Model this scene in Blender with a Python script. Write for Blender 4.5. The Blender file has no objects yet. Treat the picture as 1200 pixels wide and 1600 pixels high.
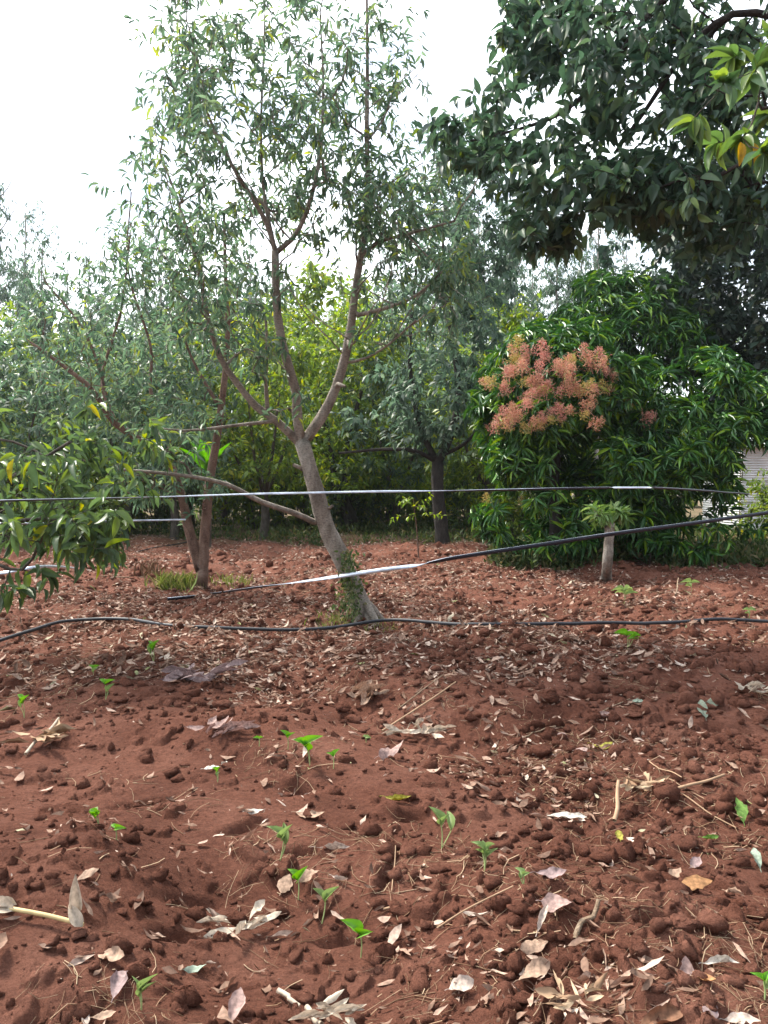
import bpy, math
import numpy as np

S = bpy.context.scene
COL = S.collection
R = math.radians
# ------------------------------------------------------------------ camera
F = 1208.0                      # focal length in photo pixels (1200 x 1600)
CAM_H = 1.5
PITCH = math.atan(40 / F)
cam_d = bpy.data.cameras.new('camera')
cam_d.sensor_fit = 'VERTICAL'
cam_d.sensor_height = 36
cam_d.lens = F * 36 / 1600
cam_d.clip_start = 0.05
cam_d.clip_end = 3000
cam = bpy.data.objects.new('camera', cam_d)
cam.location = (0, 0, CAM_H)
cam.rotation_euler = (R(90) - PITCH, 0, 0)
COL.objects.link(cam)
S.camera = cam
# ------------------------------------------------------------------ light
SUN_EL, SUN_AZ = 52, -48        # azimuth measured from +Y (view direction) towards +X
w = bpy.data.worlds.new('World')
S.world = w
w.use_nodes = True
nt = w.node_tree
N, L = nt.nodes, nt.links
bg = N['Background']
bg.inputs['Strength'].default_value = 0.075
sky = N.new('ShaderNodeTexSky')
sky.sky_type = 'NISHITA'
sky.sun_disc = False
sky.sun_elevation = R(SUN_EL)
sky.sun_rotation = R(SUN_AZ)
sky.air_density = 1.2
sky.dust_density = 2.5
tc = N.new('ShaderNodeTexCoord')
mp = N.new('ShaderNodeMapping')
mp.inputs['Scale'].default_value = (1.0, 1.0, 2.4)
nz = N.new('ShaderNodeTexNoise')
nz.inputs['Scale'].default_value = 2.1
nz.inputs['Detail'].default_value = 6
nz.inputs['Roughness'].default_value = 0.55
rp = N.new('ShaderNodeValToRGB')
rp.color_ramp.elements[0].position = 0.40
rp.color_ramp.elements[0].color = (0.1, 0.1, 0.1, 1)
rp.color_ramp.elements[1].position = 0.56
mx = N.new('ShaderNodeMix')
mx.data_type = 'RGBA'
mx.inputs[7].default_value = (12.0, 12.7, 13.6, 1)
L.new(tc.outputs['Generated'], mp.inputs['Vector'])
L.new(mp.outputs['Vector'], nz.inputs['Vector'])
L.new(nz.outputs['Fac'], rp.inputs['Fac'])
L.new(rp.outputs['Color'], mx.inputs[0])
L.new(sky.outputs['Color'], mx.inputs[6])
# thin cloud glows round the hidden sun and is dimmer away from it
dp = N.new('ShaderNodeVectorMath')
dp.operation = 'DOT_PRODUCT'
dp.inputs[1].default_value = (math.sin(R(SUN_AZ)) * math.cos(R(SUN_EL)), math.cos(R(SUN_AZ)) * math.cos(R(SUN_EL)), math.sin(R(SUN_EL)))
mrg = N.new('ShaderNodeMapRange')
mrg.inputs['From Min'].default_value = -0.5
mrg.inputs['From Max'].default_value = 0.75
mrg.inputs['To Min'].default_value = 0.28
mrg.inputs['To Max'].default_value = 1.25
vm = N.new('ShaderNodeVectorMath')
vm.operation = 'SCALE'
L.new(tc.outputs['Generated'], dp.inputs[0])
L.new(dp.outputs['Value'], mrg.inputs['Value'])
L.new(mx.outputs[2], vm.inputs[0])
L.new(mrg.outputs['Result'], vm.inputs['Scale'])
L.new(vm.outputs[0], bg.inputs['Color'])

sun_d = bpy.data.lights.new('sun', 'SUN')
sun_d.energy = 3.2
sun_d.angle = R(11)
sun_d.color = (1.0, 0.93, 0.82)
sun = bpy.data.objects.new('sun', sun_d)
sun.rotation_euler = (R(90 - SUN_EL), 0, R(180 - SUN_AZ))
sun.location = (-5, 8, 20)
COL.objects.link(sun)
S.view_settings.view_transform = 'Standard'
S.view_settings.look = 'None'
S.view_settings.gamma = 1
S.view_settings.exposure = 1.6
S.cycles.max_bounces = 6
S.cycles.diffuse_bounces = 3
S.cycles.glossy_bounces = 2
S.cycles.transmission_bounces = 4


# ------------------------------------------------------------------ helpers
def P(px, py, d):
    """world point seen at photo pixel (px, py) at distance d along +Y"""
    px, py, d = np.broadcast_arrays(np.asarray(px, float), np.asarray(py, float), np.asarray(d, float))
    a = (px - 600) / F
    b = (800 - py) / F
    dy = math.cos(PITCH) + b * math.sin(PITCH)
    dz = -math.sin(PITCH) + b * math.cos(PITCH)
    return np.stack([a / dy * d, d, CAM_H + dz / dy * d], -1)


def nrm(v):
    return v / np.maximum(np.linalg.norm(v, axis=-1, keepdims=True), 1e-9)


def hash2(ix, iy, seed):
    h = (ix.astype(np.int64) * 374761393 + iy.astype(np.int64) * 668265263 + seed * 974634777) & 0xFFFFFFFF
    h = ((h ^ (h >> 13)) * 1274126177) & 0xFFFFFFFF
    return ((h ^ (h >> 16)) & 0xFFFF) / 65535.0


def noise(x, y, s, seed=0):
    ro = 0.7 * seed + 0.3
    x, y = (x * math.cos(ro) - y * math.sin(ro)) / s + 3.7 * seed, (x * math.sin(ro) + y * math.cos(ro)) / s + 1.9 * seed
    x0, y0 = np.floor(x), np.floor(y)
    fx, fy = x - x0, y - y0
    fx = fx * fx * fx * (fx * (fx * 6 - 15) + 10)
    fy = fy * fy * fy * (fy * (fy * 6 - 15) + 10)
    a, b = hash2(x0, y0, seed), hash2(x0 + 1, y0, seed)
    c, d = hash2(x0, y0 + 1, seed), hash2(x0 + 1, y0 + 1, seed)
    return (a + (b - a) * fx) * (1 - fy) + (c + (d - c) * fx) * fy - 0.5


def mesh(name, V, Q, mat=None, smooth=False):
    V = np.ascontiguousarray(V, np.float32)
    Q = np.ascontiguousarray(Q, np.int32)
    k = Q.shape[1]
    me = bpy.data.meshes.new(name)
    me.vertices.add(len(V))
    me.vertices.foreach_set('co', V.ravel())
    me.loops.add(Q.size)
    me.loops.foreach_set('vertex_index', Q.ravel())
    me.polygons.add(len(Q))
    me.polygons.foreach_set('loop_start', np.arange(0, Q.size, k, dtype=np.int32))
    if smooth:
        me.polygons.foreach_set('use_smooth', np.ones(len(Q), bool))
    me.update(calc_edges=True)
    if mat:
        me.materials.append(mat)
    return me


def obj(name, me, parent=None, loc=None):
    o = bpy.data.objects.new(name, me)
    COL.objects.link(o)
    if parent is not None:
        o.parent = parent
    if loc is not None:
        o.location = loc
    return o


def tag(o, label, cat, group=None, kind=None):
    o['label'] = label
    o['category'] = cat
    if group:
        o['group'] = group
    if kind:
        o['kind'] = kind
    return o


def thing(name, label, cat, loc, group=None, rz=0):
    o = obj(name, None, None, loc)
    o.rotation_euler = (0, 0, rz)
    o.empty_display_size = 0.2
    return tag(o, label, cat, group)


def dup(root, loc, rz, sc, label, group=None):
    r = root.copy()
    COL.objects.link(r)
    r.location = loc
    r.rotation_euler = (0, 0, rz)
    r.scale = (sc, sc, sc) if not isinstance(sc, tuple) else sc
    r['label'] = label
    if group:
        r['group'] = group
    for ch in list(root.children):
        c = ch.copy()
        COL.objects.link(c)
        c.parent = r
    return r


class Acc:
    """collects quads for one mesh"""
    def __init__(self):
        self.V, self.Q, self.n = [], [], 0

    def add(self, V, Q):
        self.V.append(np.asarray(V, float))
        self.Q.append(np.asarray(Q, np.int64) + self.n)
        self.n += len(V)

    def mesh(self, name, mat, smooth=False, off=None):
        V = np.concatenate(self.V)
        if off is not None:
            V = V - np.asarray(off)
        return mesh(name, V, np.concatenate(self.Q), mat, smooth)


def tube(pts, rad, sides=6, rng=None, rough=0.0):
    pts = np.asarray(pts, float)
    n = len(pts)
    rad = np.broadcast_to(np.asarray(rad, float), (n,))
    T = np.empty_like(pts)
    T[1:-1] = pts[2:] - pts[:-2]
    T[0] = pts[1] - pts[0]
    T[-1] = pts[-1] - pts[-2]
    T = nrm(T)
    ref = np.array([1.0, 0, 0]) if abs(T[0][0]) < 0.8 else np.array([0, 1.0, 0])
    u = nrm(ref - T[0] * np.dot(ref, T[0]))
    V = np.empty((n, sides, 3))
    ang = np.arange(sides) * 2 * math.pi / sides
    ca, sa = np.cos(ang)[:, None], np.sin(ang)[:, None]
    for i in range(n):
        u = u - T[i] * (u @ T[i])
        u = u / max(np.linalg.norm(u), 1e-9)
        v = np.cross(T[i], u)
        rr = rad[i]
        if rough and rng is not None:
            rr = rad[i] * (1 + rough * (rng.random((sides, 1)) - 0.5))
        V[i] = pts[i] + (ca * u + sa * v) * rr
    a = np.arange(n - 1)[:, None] * sides + np.arange(sides)[None]
    b = np.arange(n - 1)[:, None] * sides + (np.arange(sides)[None] + 1) % sides
    Q = np.stack([a, b, b + sides, a + sides], -1).reshape(-1, 4)
    return V.reshape(-1, 3), Q


def catmull(pts, seg):
    pts = np.asarray(pts, float)
    if len(pts) < 3:
        k = max(2, int(np.linalg.norm(pts[-1] - pts[0]) / seg) + 1)
        t = np.linspace(0, 1, k)[:, None]
        return pts[0] * (1 - t) + pts[-1] * t
    p = np.vstack([2 * pts[0] - pts[1], pts, 2 * pts[-1] - pts[-2]])
    out = [pts[0][None]]
    for i in range(1, len(p) - 2):
        k = max(1, int(round(np.linalg.norm(p[i + 1] - p[i]) / seg)))
        t = (np.arange(1, k + 1) / k)[:, None]
        a, b, c, d = p[i - 1], p[i], p[i + 1], p[i + 2]
        out.append(0.5 * (2 * b + (c - a) * t + (2 * a - 5 * b + 4 * c - d) * t ** 2 + (3 * b - a - 3 * c + d) * t ** 3))
    return np.vstack(out)


# ------------------------------------------------------------------ leaf templates
def leaf_tpl(rows, fold=0.25, curve=0.15, power=0.8, cols=3, wav=0.0, seed=0, blunt=0.04):
    r = np.random.default_rng(seed)
    t = np.linspace(0, 1, rows)
    wd = np.maximum(np.sin(math.pi * np.clip(t, 0, 1) ** power) ** 0.85, blunt)
    wd[0] = max(blunt, 0.05)
    wd[-1] = 0.02
    c = np.linspace(-0.5, 0.5, cols)
    X = np.repeat(t[:, None], cols, 1)
    Y = wd[:, None] * c[None]
    Z = np.abs(Y) * fold * 2 * 0.35 - curve * (X ** 2) + wav * (r.random((rows, cols)) - 0.5)
    V = np.stack([X, Y, Z], -1).reshape(-1, 3)
    i = np.arange(rows - 1)[:, None] * cols + np.arange(cols - 1)[None]
    Q = np.stack([i, i + cols, i + cols + 1, i + 1], -1).reshape(-1, 4)
    return V, Q


DIAMOND = (np.array([[0, 0, 0], [0.5, -0.5, 0.04], [1, 0, -0.15], [0.5, 0.5, 0.04]]), np.array([[0, 1, 2, 3]]))
LEAF4 = leaf_tpl(4, 0.4, 0.2)
LEAF5 = leaf_tpl(5, 0.45, 0.25)


def lay_leaves(tpl, pos, axis, normal, ln, wd):
    V, Q = tpl
    axis = nrm(axis)
    side = nrm(np.cross(normal, axis))
    nm = np.cross(axis, side)
    ln = np.asarray(ln)[:, None, None]
    wd = np.asarray(wd)[:, None, None]
    W = pos[:, None] + axis[:, None] * (V[None, :, 0:1] * ln) + side[:, None] * (V[None, :, 1:2] * wd) + nm[:, None] * (V[None, :, 2:3] * ln)
    k = len(V)
    QQ = (Q[None] + (np.arange(len(pos)) * k)[:, None, None]).reshape(-1, 4)
    return W.reshape(-1, 3), QQ


def whorls(rng, tips, dirs, n, ln, aspect, droop, twig, spread=1.0):
    """n leaves round each twig end; returns pos, axis, normal, length, width"""
    m = len(tips)
    tips = np.repeat(tips, n, 0)
    dirs = nrm(np.repeat(dirs, n, 0))
    a = rng.random(m * n) * 2 * math.pi
    rnd = rng.normal(size=(m * n, 3))
    rad = nrm(np.cross(dirs, rnd))
    u = rng.random(m * n)
    pos = tips - dirs * (u * twig)[:, None]
    axis = nrm(rad * spread + dirs * (0.75 - 0.6 * u)[:, None] + np.array([0, 0, -1.0]) * (droop * (0.5 + rng.random(m * n)))[:, None])
    up = np.array([0, 0, 1.0]) + 0.55 * rng.normal(size=(m * n, 3)) + 0.3 * dirs
    lens = ln * (0.55 + 0.6 * rng.random(m * n))
    return pos, axis, up, lens, lens * aspect * (0.85 + 0.3 * rng.random(m * n))


# ------------------------------------------------------------------ materials
def new_mat(name):
    m = bpy.data.materials.new(name)
    m.use_nodes = True
    t = m.node_tree
    return m, t.nodes, t.links, t.nodes['Principled BSDF'], t.nodes['Material Output']


def ramp(N, stops):
    r = N.new('ShaderNodeValToRGB')
    e = r.color_ramp.elements
    while len(e) < len(stops):
        e.new(0.5)
    for k, (p, c) in enumerate(stops):
        e[k].position = p
        e[k].color = (*c, 1)
    return r


def leaf_mat(name, stops, trans=0.42, rough=0.45, spec=0.4, mottle=14, lo=0.8, hi=1.2, sat=1.15):
    m, N, L, b, out = new_mat(name)
    g = N.new('ShaderNodeNewGeometry')
    r = ramp(N, stops)
    L.new(g.outputs['Random Per Island'], r.inputs['Fac'])
    nzn = N.new('ShaderNodeTexNoise')
    nzn.inputs['Scale'].default_value = mottle
    nzn.inputs['Detail'].default_value = 4
    tcn = N.new('ShaderNodeTexCoord')
    L.new(tcn.outputs['Object'], nzn.inputs['Vector'])
    hs = N.new('ShaderNodeHueSaturation')
    hs.inputs['Saturation'].default_value = sat
    mr = N.new('ShaderNodeMapRange')
    mr.inputs['From Min'].default_value = 0.3
    mr.inputs['From Max'].default_value = 0.7
    mr.inputs['To Min'].default_value = lo
    mr.inputs['To Max'].default_value = hi
    L.new(nzn.outputs['Fac'], mr.inputs['Value'])
    L.new(mr.outputs['Result'], hs.inputs['Value'])
    L.new(r.outputs['Color'], hs.inputs['Color'])
    L.new(hs.outputs['Color'], b.inputs['Base Color'])
    b.inputs['Roughness'].default_value = rough
    b.inputs['Specular IOR Level'].default_value = spec
    tr = N.new('ShaderNodeBsdfTranslucent')
    ht = N.new('ShaderNodeHueSaturation')
    ht.inputs['Hue'].default_value = 0.485
    ht.inputs['Saturation'].default_value = 1.15
    ht.inputs['Value'].default_value = 1.3
    L.new(hs.outputs['Color'], ht.inputs['Color'])
    L.new(ht.outputs['Color'], tr.inputs['Color'])
    ms = N.new('ShaderNodeMixShader')
    ms.inputs[0].default_value = trans
    L.new(b.outputs[0], ms.inputs[1])
    L.new(tr.outputs[0], ms.inputs[2])
    L.new(ms.outputs[0], out.inputs['Surface'])
    return m


def bark_mat(name, c0, c1, c2, scale=9):
    m, N, L, b, out = new_mat(name)
    tcn = N.new('ShaderNodeTexCoord')
    mpn = N.new('ShaderNodeMapping')
    mpn.inputs['Scale'].default_value = (1, 1, 0.45)
    n1 = N.new('ShaderNodeTexNoise')
    n1.inputs['Scale'].default_value = scale
    n1.inputs['Detail'].default_value = 8
    n1.inputs['Roughness'].default_value = 0.65
    r = ramp(N, [(0.32, c0), (0.5, c1), (0.68, c2)])
    n2 = N.new('ShaderNodeTexNoise')
    n2.inputs['Scale'].default_value = scale * 4
    n2.inputs['Detail'].default_value = 8
    n2.inputs['Roughness'].default_value = 0.7
    m3 = N.new('ShaderNodeMapping')
    m3.inputs['Scale'].default_value = (1, 1, 2.2)
    bp = N.new('ShaderNodeBump')
    bp.inputs['Strength'].default_value = 1.0
    bp.inputs['Distance'].default_value = 0.03
    r2 = ramp(N, [(0.36, (0.5, 0.5, 0.5)), (0.5, (1, 1, 1)), (0.66, (1.25, 1.25, 1.22))])
    mu = N.new('ShaderNodeMix')
    mu.data_type = 'RGBA'
    mu.blend_type = 'MULTIPLY'
    mu.inputs[0].default_value = 0.8
    L.new(tcn.outputs['Object'], m3.inputs['Vector'])
    L.new(tcn.outputs['Object'], mpn.inputs['Vector'])
    L.new(mpn.outputs['Vector'], n1.inputs['Vector'])
    L.new(m3.outputs['Vector'], n2.inputs['Vector'])
    L.new(n1.outputs['Fac'], r.inputs['Fac'])
    L.new(n2.outputs['Fac'], r2.inputs['Fac'])
    L.new(r.outputs['Color'], mu.inputs[6])
    L.new(r2.outputs['Color'], mu.inputs[7])
    L.new(mu.outputs[2], b.inputs['Base Color'])
    L.new(n2.outputs['Fac'], bp.inputs['Height'])
    L.new(bp.outputs['Normal'], b.inputs['Normal'])
    b.inputs['Roughness'].default_value = 0.9
    b.inputs['Specular IOR Level'].default_value = 0.2
    return m


def soil_mat():
    m, N, L, b, out = new_mat('red_soil')
    tcn = N.new('ShaderNodeTexCoord')

    def nse(scale, detail=6, rough=0.6):
        n = N.new('ShaderNodeTexNoise')
        n.inputs['Scale'].default_value = scale
        n.inputs['Detail'].default_value = detail
        n.inputs['Roughness'].default_value = rough
        L.new(tcn.outputs['Object'], n.inputs['Vector'])
        return n
    n1 = nse(1.6, 8, 0.65)
    r1 = ramp(N, [(0.30, (0.086, 0.033, 0.021)), (0.48, (0.142, 0.057, 0.037)), (0.70, (0.205, 0.092, 0.063))])
    L.new(n1.outputs['Fac'], r1.inputs['Fac'])
    n2 = nse(45, 9, 0.78)
    r2 = ramp(N, [(0.3, (0.55, 0.52, 0.52)), (0.52, (1, 1, 1)), (0.72, (1.4, 1.38, 1.36))])
    L.new(n2.outputs['Fac'], r2.inputs['Fac'])
    mu = N.new('ShaderNodeMix')
    mu.data_type = 'RGBA'
    mu.blend_type = 'MULTIPLY'
    mu.inputs[0].default_value = 1
    L.new(r1.outputs['Color'], mu.inputs[6])
    L.new(r2.outputs['Color'], mu.inputs[7])
    n7 = nse(0.55, 4, 0.5)
    r7 = ramp(N, [(0.35, (0.80, 0.78, 0.78)), (0.5, (1, 1, 1)), (0.68, (1.16, 1.18, 1.2))])
    L.new(n7.outputs['Fac'], r7.inputs['Fac'])
    mu7 = N.new('ShaderNodeMix')
    mu7.data_type = 'RGBA'
    mu7.blend_type = 'MULTIPLY'
    mu7.inputs[0].default_value = 1
    L.new(mu.outputs[2], mu7.inputs[6])
    L.new(r7.outputs['Color'], mu7.inputs[7])
    mu = mu7
    # far orchard floor: old litter and weeds instead of turned soil
    sep = N.new('ShaderNodeSeparateXYZ')
    L.new(tcn.outputs['Object'], sep.inputs[0])
    n3 = nse(0.9, 5)
    ad = N.new('ShaderNodeMath')
    ad.operation = 'MULTIPLY_ADD'
    ad.inputs[1].default_value = 7
    L.new(n3.outputs['Fac'], ad.inputs[0])
    L.new(sep.outputs['Y'], ad.inputs[2])
    mr = N.new('ShaderNodeMapRange')
    mr.inputs['From Min'].default_value = 22.5
    mr.inputs['From Max'].default_value = 27
    L.new(ad.outputs[0], mr.inputs['Value'])
    n4 = nse(2.5, 6)
    r4 = ramp(N, [(0.38, (0.10, 0.065, 0.04)), (0.5, (0.17, 0.12, 0.08)), (0.62, (0.07, 0.09, 0.03))])
    L.new(n4.outputs['Fac'], r4.inputs['Fac'])
    m2 = N.new('ShaderNodeMix')
    m2.data_type = 'RGBA'
    L.new(mr.outputs['Result'], m2.inputs[0])
    L.new(mu.outputs[2], m2.inputs[6])
    L.new(r4.outputs['Color'], m2.inputs[7])
    L.new(m2.outputs[2], b.inputs['Base Color'])
    n5 = nse(140, 8, 0.8)
    bp = N.new('ShaderNodeBump')
    bp.inputs['Strength'].default_value = 1.0
    bp.inputs['Distance'].default_value = 0.02
    L.new(n5.outputs['Fac'], bp.inputs['Height'])
    n6 = nse(28, 5, 0.6)
    b2 = N.new('ShaderNodeBump')
    b2.inputs['Strength'].default_value = 0.7
    b2.inputs['Distance'].default_value = 0.03
    L.new(n6.outputs['Fac'], b2.inputs['Height'])
    L.new(bp.outputs['Normal'], b2.inputs['Normal'])
    L.new(b2.outputs['Normal'], b.inputs['Normal'])
    b.inputs['Roughness'].default_value = 1.0
    b.inputs['Specular IOR Level'].default_value = 0.1
    return m


def flat_mat(name, c, rough=0.7, spec=0.3, metal=0.0, var=0.25, scale=25):
    m, N, L, b, out = new_mat(name)
    tcn = N.new('ShaderNodeTexCoord')
    n = N.new('ShaderNodeTexNoise')
    n.inputs['Scale'].default_value = scale
    n.inputs['Detail'].default_value = 5
    L.new(tcn.outputs['Object'], n.inputs['Vector'])
    c = np.array(c)
    r = ramp(N, [(0.3, tuple(c * (1 - var))), (0.7, tuple(np.minimum(c * (1 + var), 1)))])
    L.new(n.outputs['Fac'], r.inputs['Fac'])
    L.new(r.outputs['Color'], b.inputs['Base Color'])
    b.inputs['Roughness'].default_value = rough
    b.inputs['Specular IOR Level'].default_value = spec
    b.inputs['Metallic'].default_value = metal
    return m


M = {}
M['soil'] = soil_mat()
M['bark'] = bark_mat('pale_bark', (0.13, 0.108, 0.086), (0.28, 0.24, 0.20), (0.40, 0.36, 0.31))
M['bark_red'] = bark_mat('reddish_bark', (0.10, 0.06, 0.045), (0.19, 0.12, 0.09), (0.27, 0.19, 0.15))
M['bark_dark'] = bark_mat('dark_bark', (0.025, 0.022, 0.02), (0.045, 0.038, 0.035), (0.08, 0.07, 0.06))
M['bark_mid'] = bark_mat('grey_bark', (0.05, 0.042, 0.035), (0.10, 0.085, 0.07), (0.17, 0.15, 0.13))
M['bark_white'] = bark_mat('white_bark', (0.2, 0.17, 0.15), (0.38, 0.34, 0.31), (0.5, 0.47, 0.44), 4)
G0 = lambda k, *s: [(p, tuple(np.array(c) * k)) for p, c in s]
M['leaf'] = leaf_mat('avocado_leaf', [(0, (0.06, 0.10, 0.068)), (0.45, (0.10, 0.155, 0.105)), (0.8, (0.145, 0.205, 0.135)), (0.96, (0.18, 0.25, 0.10)), (1, (0.27, 0.31, 0.08))], trans=0.5)
M['leaf_low'] = leaf_mat('avocado_leaf_low', [(0, (0.05, 0.085, 0.045)), (0.5, (0.085, 0.135, 0.065)), (0.85, (0.125, 0.185, 0.07)), (0.96, (0.18, 0.25, 0.06)), (1, (0.36, 0.34, 0.06))], rough=0.38)
M['leaf_dark'] = leaf_mat('dark_leaf', [(0, (0.040, 0.070, 0.052)), (0.6, (0.064, 0.108, 0.072)), (0.95, (0.10, 0.155, 0.09)), (1, (0.17, 0.24, 0.07))], trans=0.36, rough=0.42)
M['leaf_new'] = leaf_mat('new_leaf', [(0, (0.06, 0.115, 0.055)), (0.5, (0.105, 0.175, 0.065)), (1, (0.19, 0.27, 0.08))], trans=0.35, rough=0.4)
M['leaf_tuft'] = leaf_mat('tuft_leaf', [(0, (0.10, 0.18, 0.06)), (0.6, (0.19, 0.29, 0.11)), (1, (0.30, 0.38, 0.18))], trans=0.4, rough=0.35)
M['leaf_shade'] = leaf_mat('shaded_dark_leaf', [(0, (0.022, 0.040, 0.032)), (0.6, (0.036, 0.060, 0.044)), (0.95, (0.06, 0.09, 0.06)), (1, (0.12, 0.17, 0.06))], trans=0.2, rough=0.42)  # darker copy of the dark leaf, shade of the right-hand tree put into colour
M['leaf_orange'] = leaf_mat('old_orange_leaf', [(0, (0.46, 0.24, 0.04)), (1, (0.42, 0.33, 0.05))], trans=0.3, mottle=40, lo=.6, hi=1.2)
M['leaf_yg'] = leaf_mat('yellow_green_leaf', [(0, (0.08, 0.135, 0.045)), (0.5, (0.145, 0.22, 0.065)), (0.9, (0.23, 0.30, 0.075)), (1, (0.36, 0.36, 0.07))], trans=0.5)
M['leaf_grey'] = leaf_mat('grey_green_leaf', [(0, (0.06, 0.095, 0.072)), (0.5, (0.10, 0.15, 0.11)), (1, (0.15, 0.205, 0.145))], trans=0.5)
M['leaf_mango'] = leaf_mat('mango_leaf', [(0, (0.030, 0.078, 0.030)), (0.5, (0.055, 0.135, 0.045)), (0.8, (0.09, 0.20, 0.048)), (1, (0.23, 0.36, 0.06))], trans=0.14, rough=0.36)
M['blossom'] = leaf_mat('mango_blossom', [(0, (0.42, 0.22, 0.17)), (0.5, (0.58, 0.36, 0.28)), (0.8, (0.56, 0.41, 0.29)), (1, (0.46, 0.41, 0.22))], trans=0.3, rough=0.8, sat=1.2)
M['blossom_pink'] = leaf_mat('pink_blossom', [(0, (0.40, 0.19, 0.16)), (0.5, (0.55, 0.32, 0.27)), (1, (0.60, 0.42, 0.34))], trans=0.3, rough=0.8, sat=1.2)
M['blossom_green'] = leaf_mat('unripe_blossom', [(0, (0.42, 0.28, 0.14)), (0.5, (0.46, 0.38, 0.17)), (1, (0.36, 0.40, 0.16))], trans=0.3, rough=0.8)
M['grass'] = leaf_mat('pale_grass', [(0, (0.14, 0.19, 0.06)), (0.6, (0.22, 0.26, 0.10)), (1, (0.36, 0.32, 0.17))], trans=0.4, rough=0.6)
M['weed'] = leaf_mat('weed_leaf', [(0, (0.045, 0.075, 0.03)), (0.5, (0.08, 0.115, 0.045)), (0.85, (0.14, 0.15, 0.07)), (1, (0.24, 0.19, 0.11))], rough=0.7)
M['seedling'] = leaf_mat('seedling_leaf', [(0, (0.10, 0.24, 0.05)), (1, (0.18, 0.36, 0.075))], trans=0.35, rough=0.5)
M['seedling_pale'] = leaf_mat('pale_seedling_leaf', [(0, (0.13, 0.22, 0.09)), (1, (0.26, 0.32, 0.15))], trans=0.35, rough=0.6)
M['stem'] = flat_mat('green_stem', (0.32, 0.40, 0.16))
M['litter'] = leaf_mat('leaf_litter', [(0, (0.09, 0.05, 0.035)), (0.35, (0.19, 0.115, 0.08)), (0.68, (0.29, 0.19, 0.14)), (0.9, (0.39, 0.285, 0.225)), (0.98, (0.5, 0.41, 0.34)), (1, (0.22, 0.24, 0.10))], trans=0.12, rough=0.8, spec=0.2, mottle=60, lo=.6, hi=1.3, sat=1.0)
M['straw'] = leaf_mat('straw', [(0, (0.16, 0.10, 0.065)), (0.5, (0.28, 0.19, 0.13)), (1, (0.44, 0.34, 0.24))], trans=0.0, rough=0.8, spec=0.2)
for nm_, c_ in dict(tan=(0.46, 0.31, 0.22), pale=(0.56, 0.45, 0.38), mauve=(0.36, 0.26, 0.25), orange=(0.42, 0.22, 0.10), brown=(0.24, 0.12, 0.07),
                    pink=(0.47, 0.32, 0.28), white=(0.70, 0.64, 0.56), yellow=(0.42, 0.38, 0.07), green=(0.18, 0.32, 0.07), palegreen=(0.38, 0.46, 0.36), greygreen=(0.28, 0.32, 0.24)).items():
    c_ = tuple(np.array(c_) * 0.66)
    m_ = leaf_mat('dry_' + nm_, [(0, c_), (1, tuple(np.array(c_) * 1.05))], trans=0.12, rough=0.75, spec=0.2, mottle=70, lo=.55, hi=1.3, sat=1.0)
    M['d_' + nm_] = m_
M['stick'] = bark_mat('stick', (0.24, 0.16, 0.10), (0.38, 0.27, 0.18), (0.5, 0.39, 0.28), 30)
M['stalk'] = flat_mat('yellow_stalk', (0.55, 0.42, 0.20), 0.55)
M['husk'] = leaf_mat('husk', [(0, (0.34, 0.27, 0.20)), (1, (0.50, 0.43, 0.34))], trans=0.2, rough=0.7, mottle=60, lo=.6, hi=1.25, sat=1.0)
M['hose'] = flat_mat('black_hose', (0.022, 0.024, 0.03), 0.55, 0.35)
M['tape'] = flat_mat('painted_strap_sheen', (0.55, 0.60, 0.68), 0.34, 0.5, 0.6, 0.35, 9)  # pale face colour stands in for sky shine on the black plastic
M['tape_dark'] = flat_mat('black_strap_face', (0.012, 0.016, 0.03), 0.35, 0.5, 0.0, 0.1, 4)
M['iron'] = flat_mat('iron_sheet', (0.74, 0.76, 0.78), 0.5, 0.5, 0.2, 0.15, 2)
M['timber'] = flat_mat('grey_timber', (0.16, 0.12, 0.09), 0.9)
M['banana'] = leaf_mat('banana_leaf', [(0, (0.06, 0.17, 0.035)), (1, (0.10, 0.25, 0.05))], trans=0.45, rough=0.4)

# ------------------------------------------------------------------ ground
rng = np.random.default_rng(7)
th = np.concatenate([np.linspace(-36, 36, 800), np.arange(40, 324, 5.0)]) * math.pi / 180
r_ = [0.03, 0.25, 0.6, 0.9]
x_ = 1.2
while x_ < 30:
    r_.append(x_)
    x_ += max(0.008, 0.0032 * x_)
while x_ < 1500:
    r_.append(x_)
    x_ *= 1.18
rr = np.array(r_)
NT, NR = len(th), len(rr)
TH, RR = np.meshgrid(th, rr)          # row = radius
GX, GY = RR * np.sin(TH), RR * np.cos(TH)


def macro(x, y):
    """gentle lie of the land and hoed ridges"""
    h = 0.12 * noise(x, y, 3.1, 1) + 0.24 * noise(x + 0.3 * y, y, 1.05, 2) + 0.05 * noise(x, y + .2 * x, .48, 14)
    h += 0.05 * np.exp(-((x + 1.9) ** 2 / 1.2 + (y - 6.6) ** 2 / 0.5))          # low bank on the left
    h += 0.07 * np.exp(-((x - 0.25) ** 2 / 0.35 + (y - 3.9) ** 2 / 0.10))       # mound mid foreground
    h += 0.05 * np.exp(-((x + 0.9) ** 2 / 0.5 + (y - 3.3) ** 2 / 0.2))
    return h * np.clip((30 - np.hypot(x, y)) / 10, 0.0, 1)


def rough_zone(x, y):
    z = noise(x, y, 1.7, 5) + 0.5
    right = np.clip((x + 0.6) / 1.4, 0, 1)
    far = np.clip((y - 4.2) / 1.8, 0, 1)
    return np.clip(0.32 + 0.5 * np.maximum(right * 0.85, far) + 0.5 * (z - 0.5), 0.1, 1)


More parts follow.
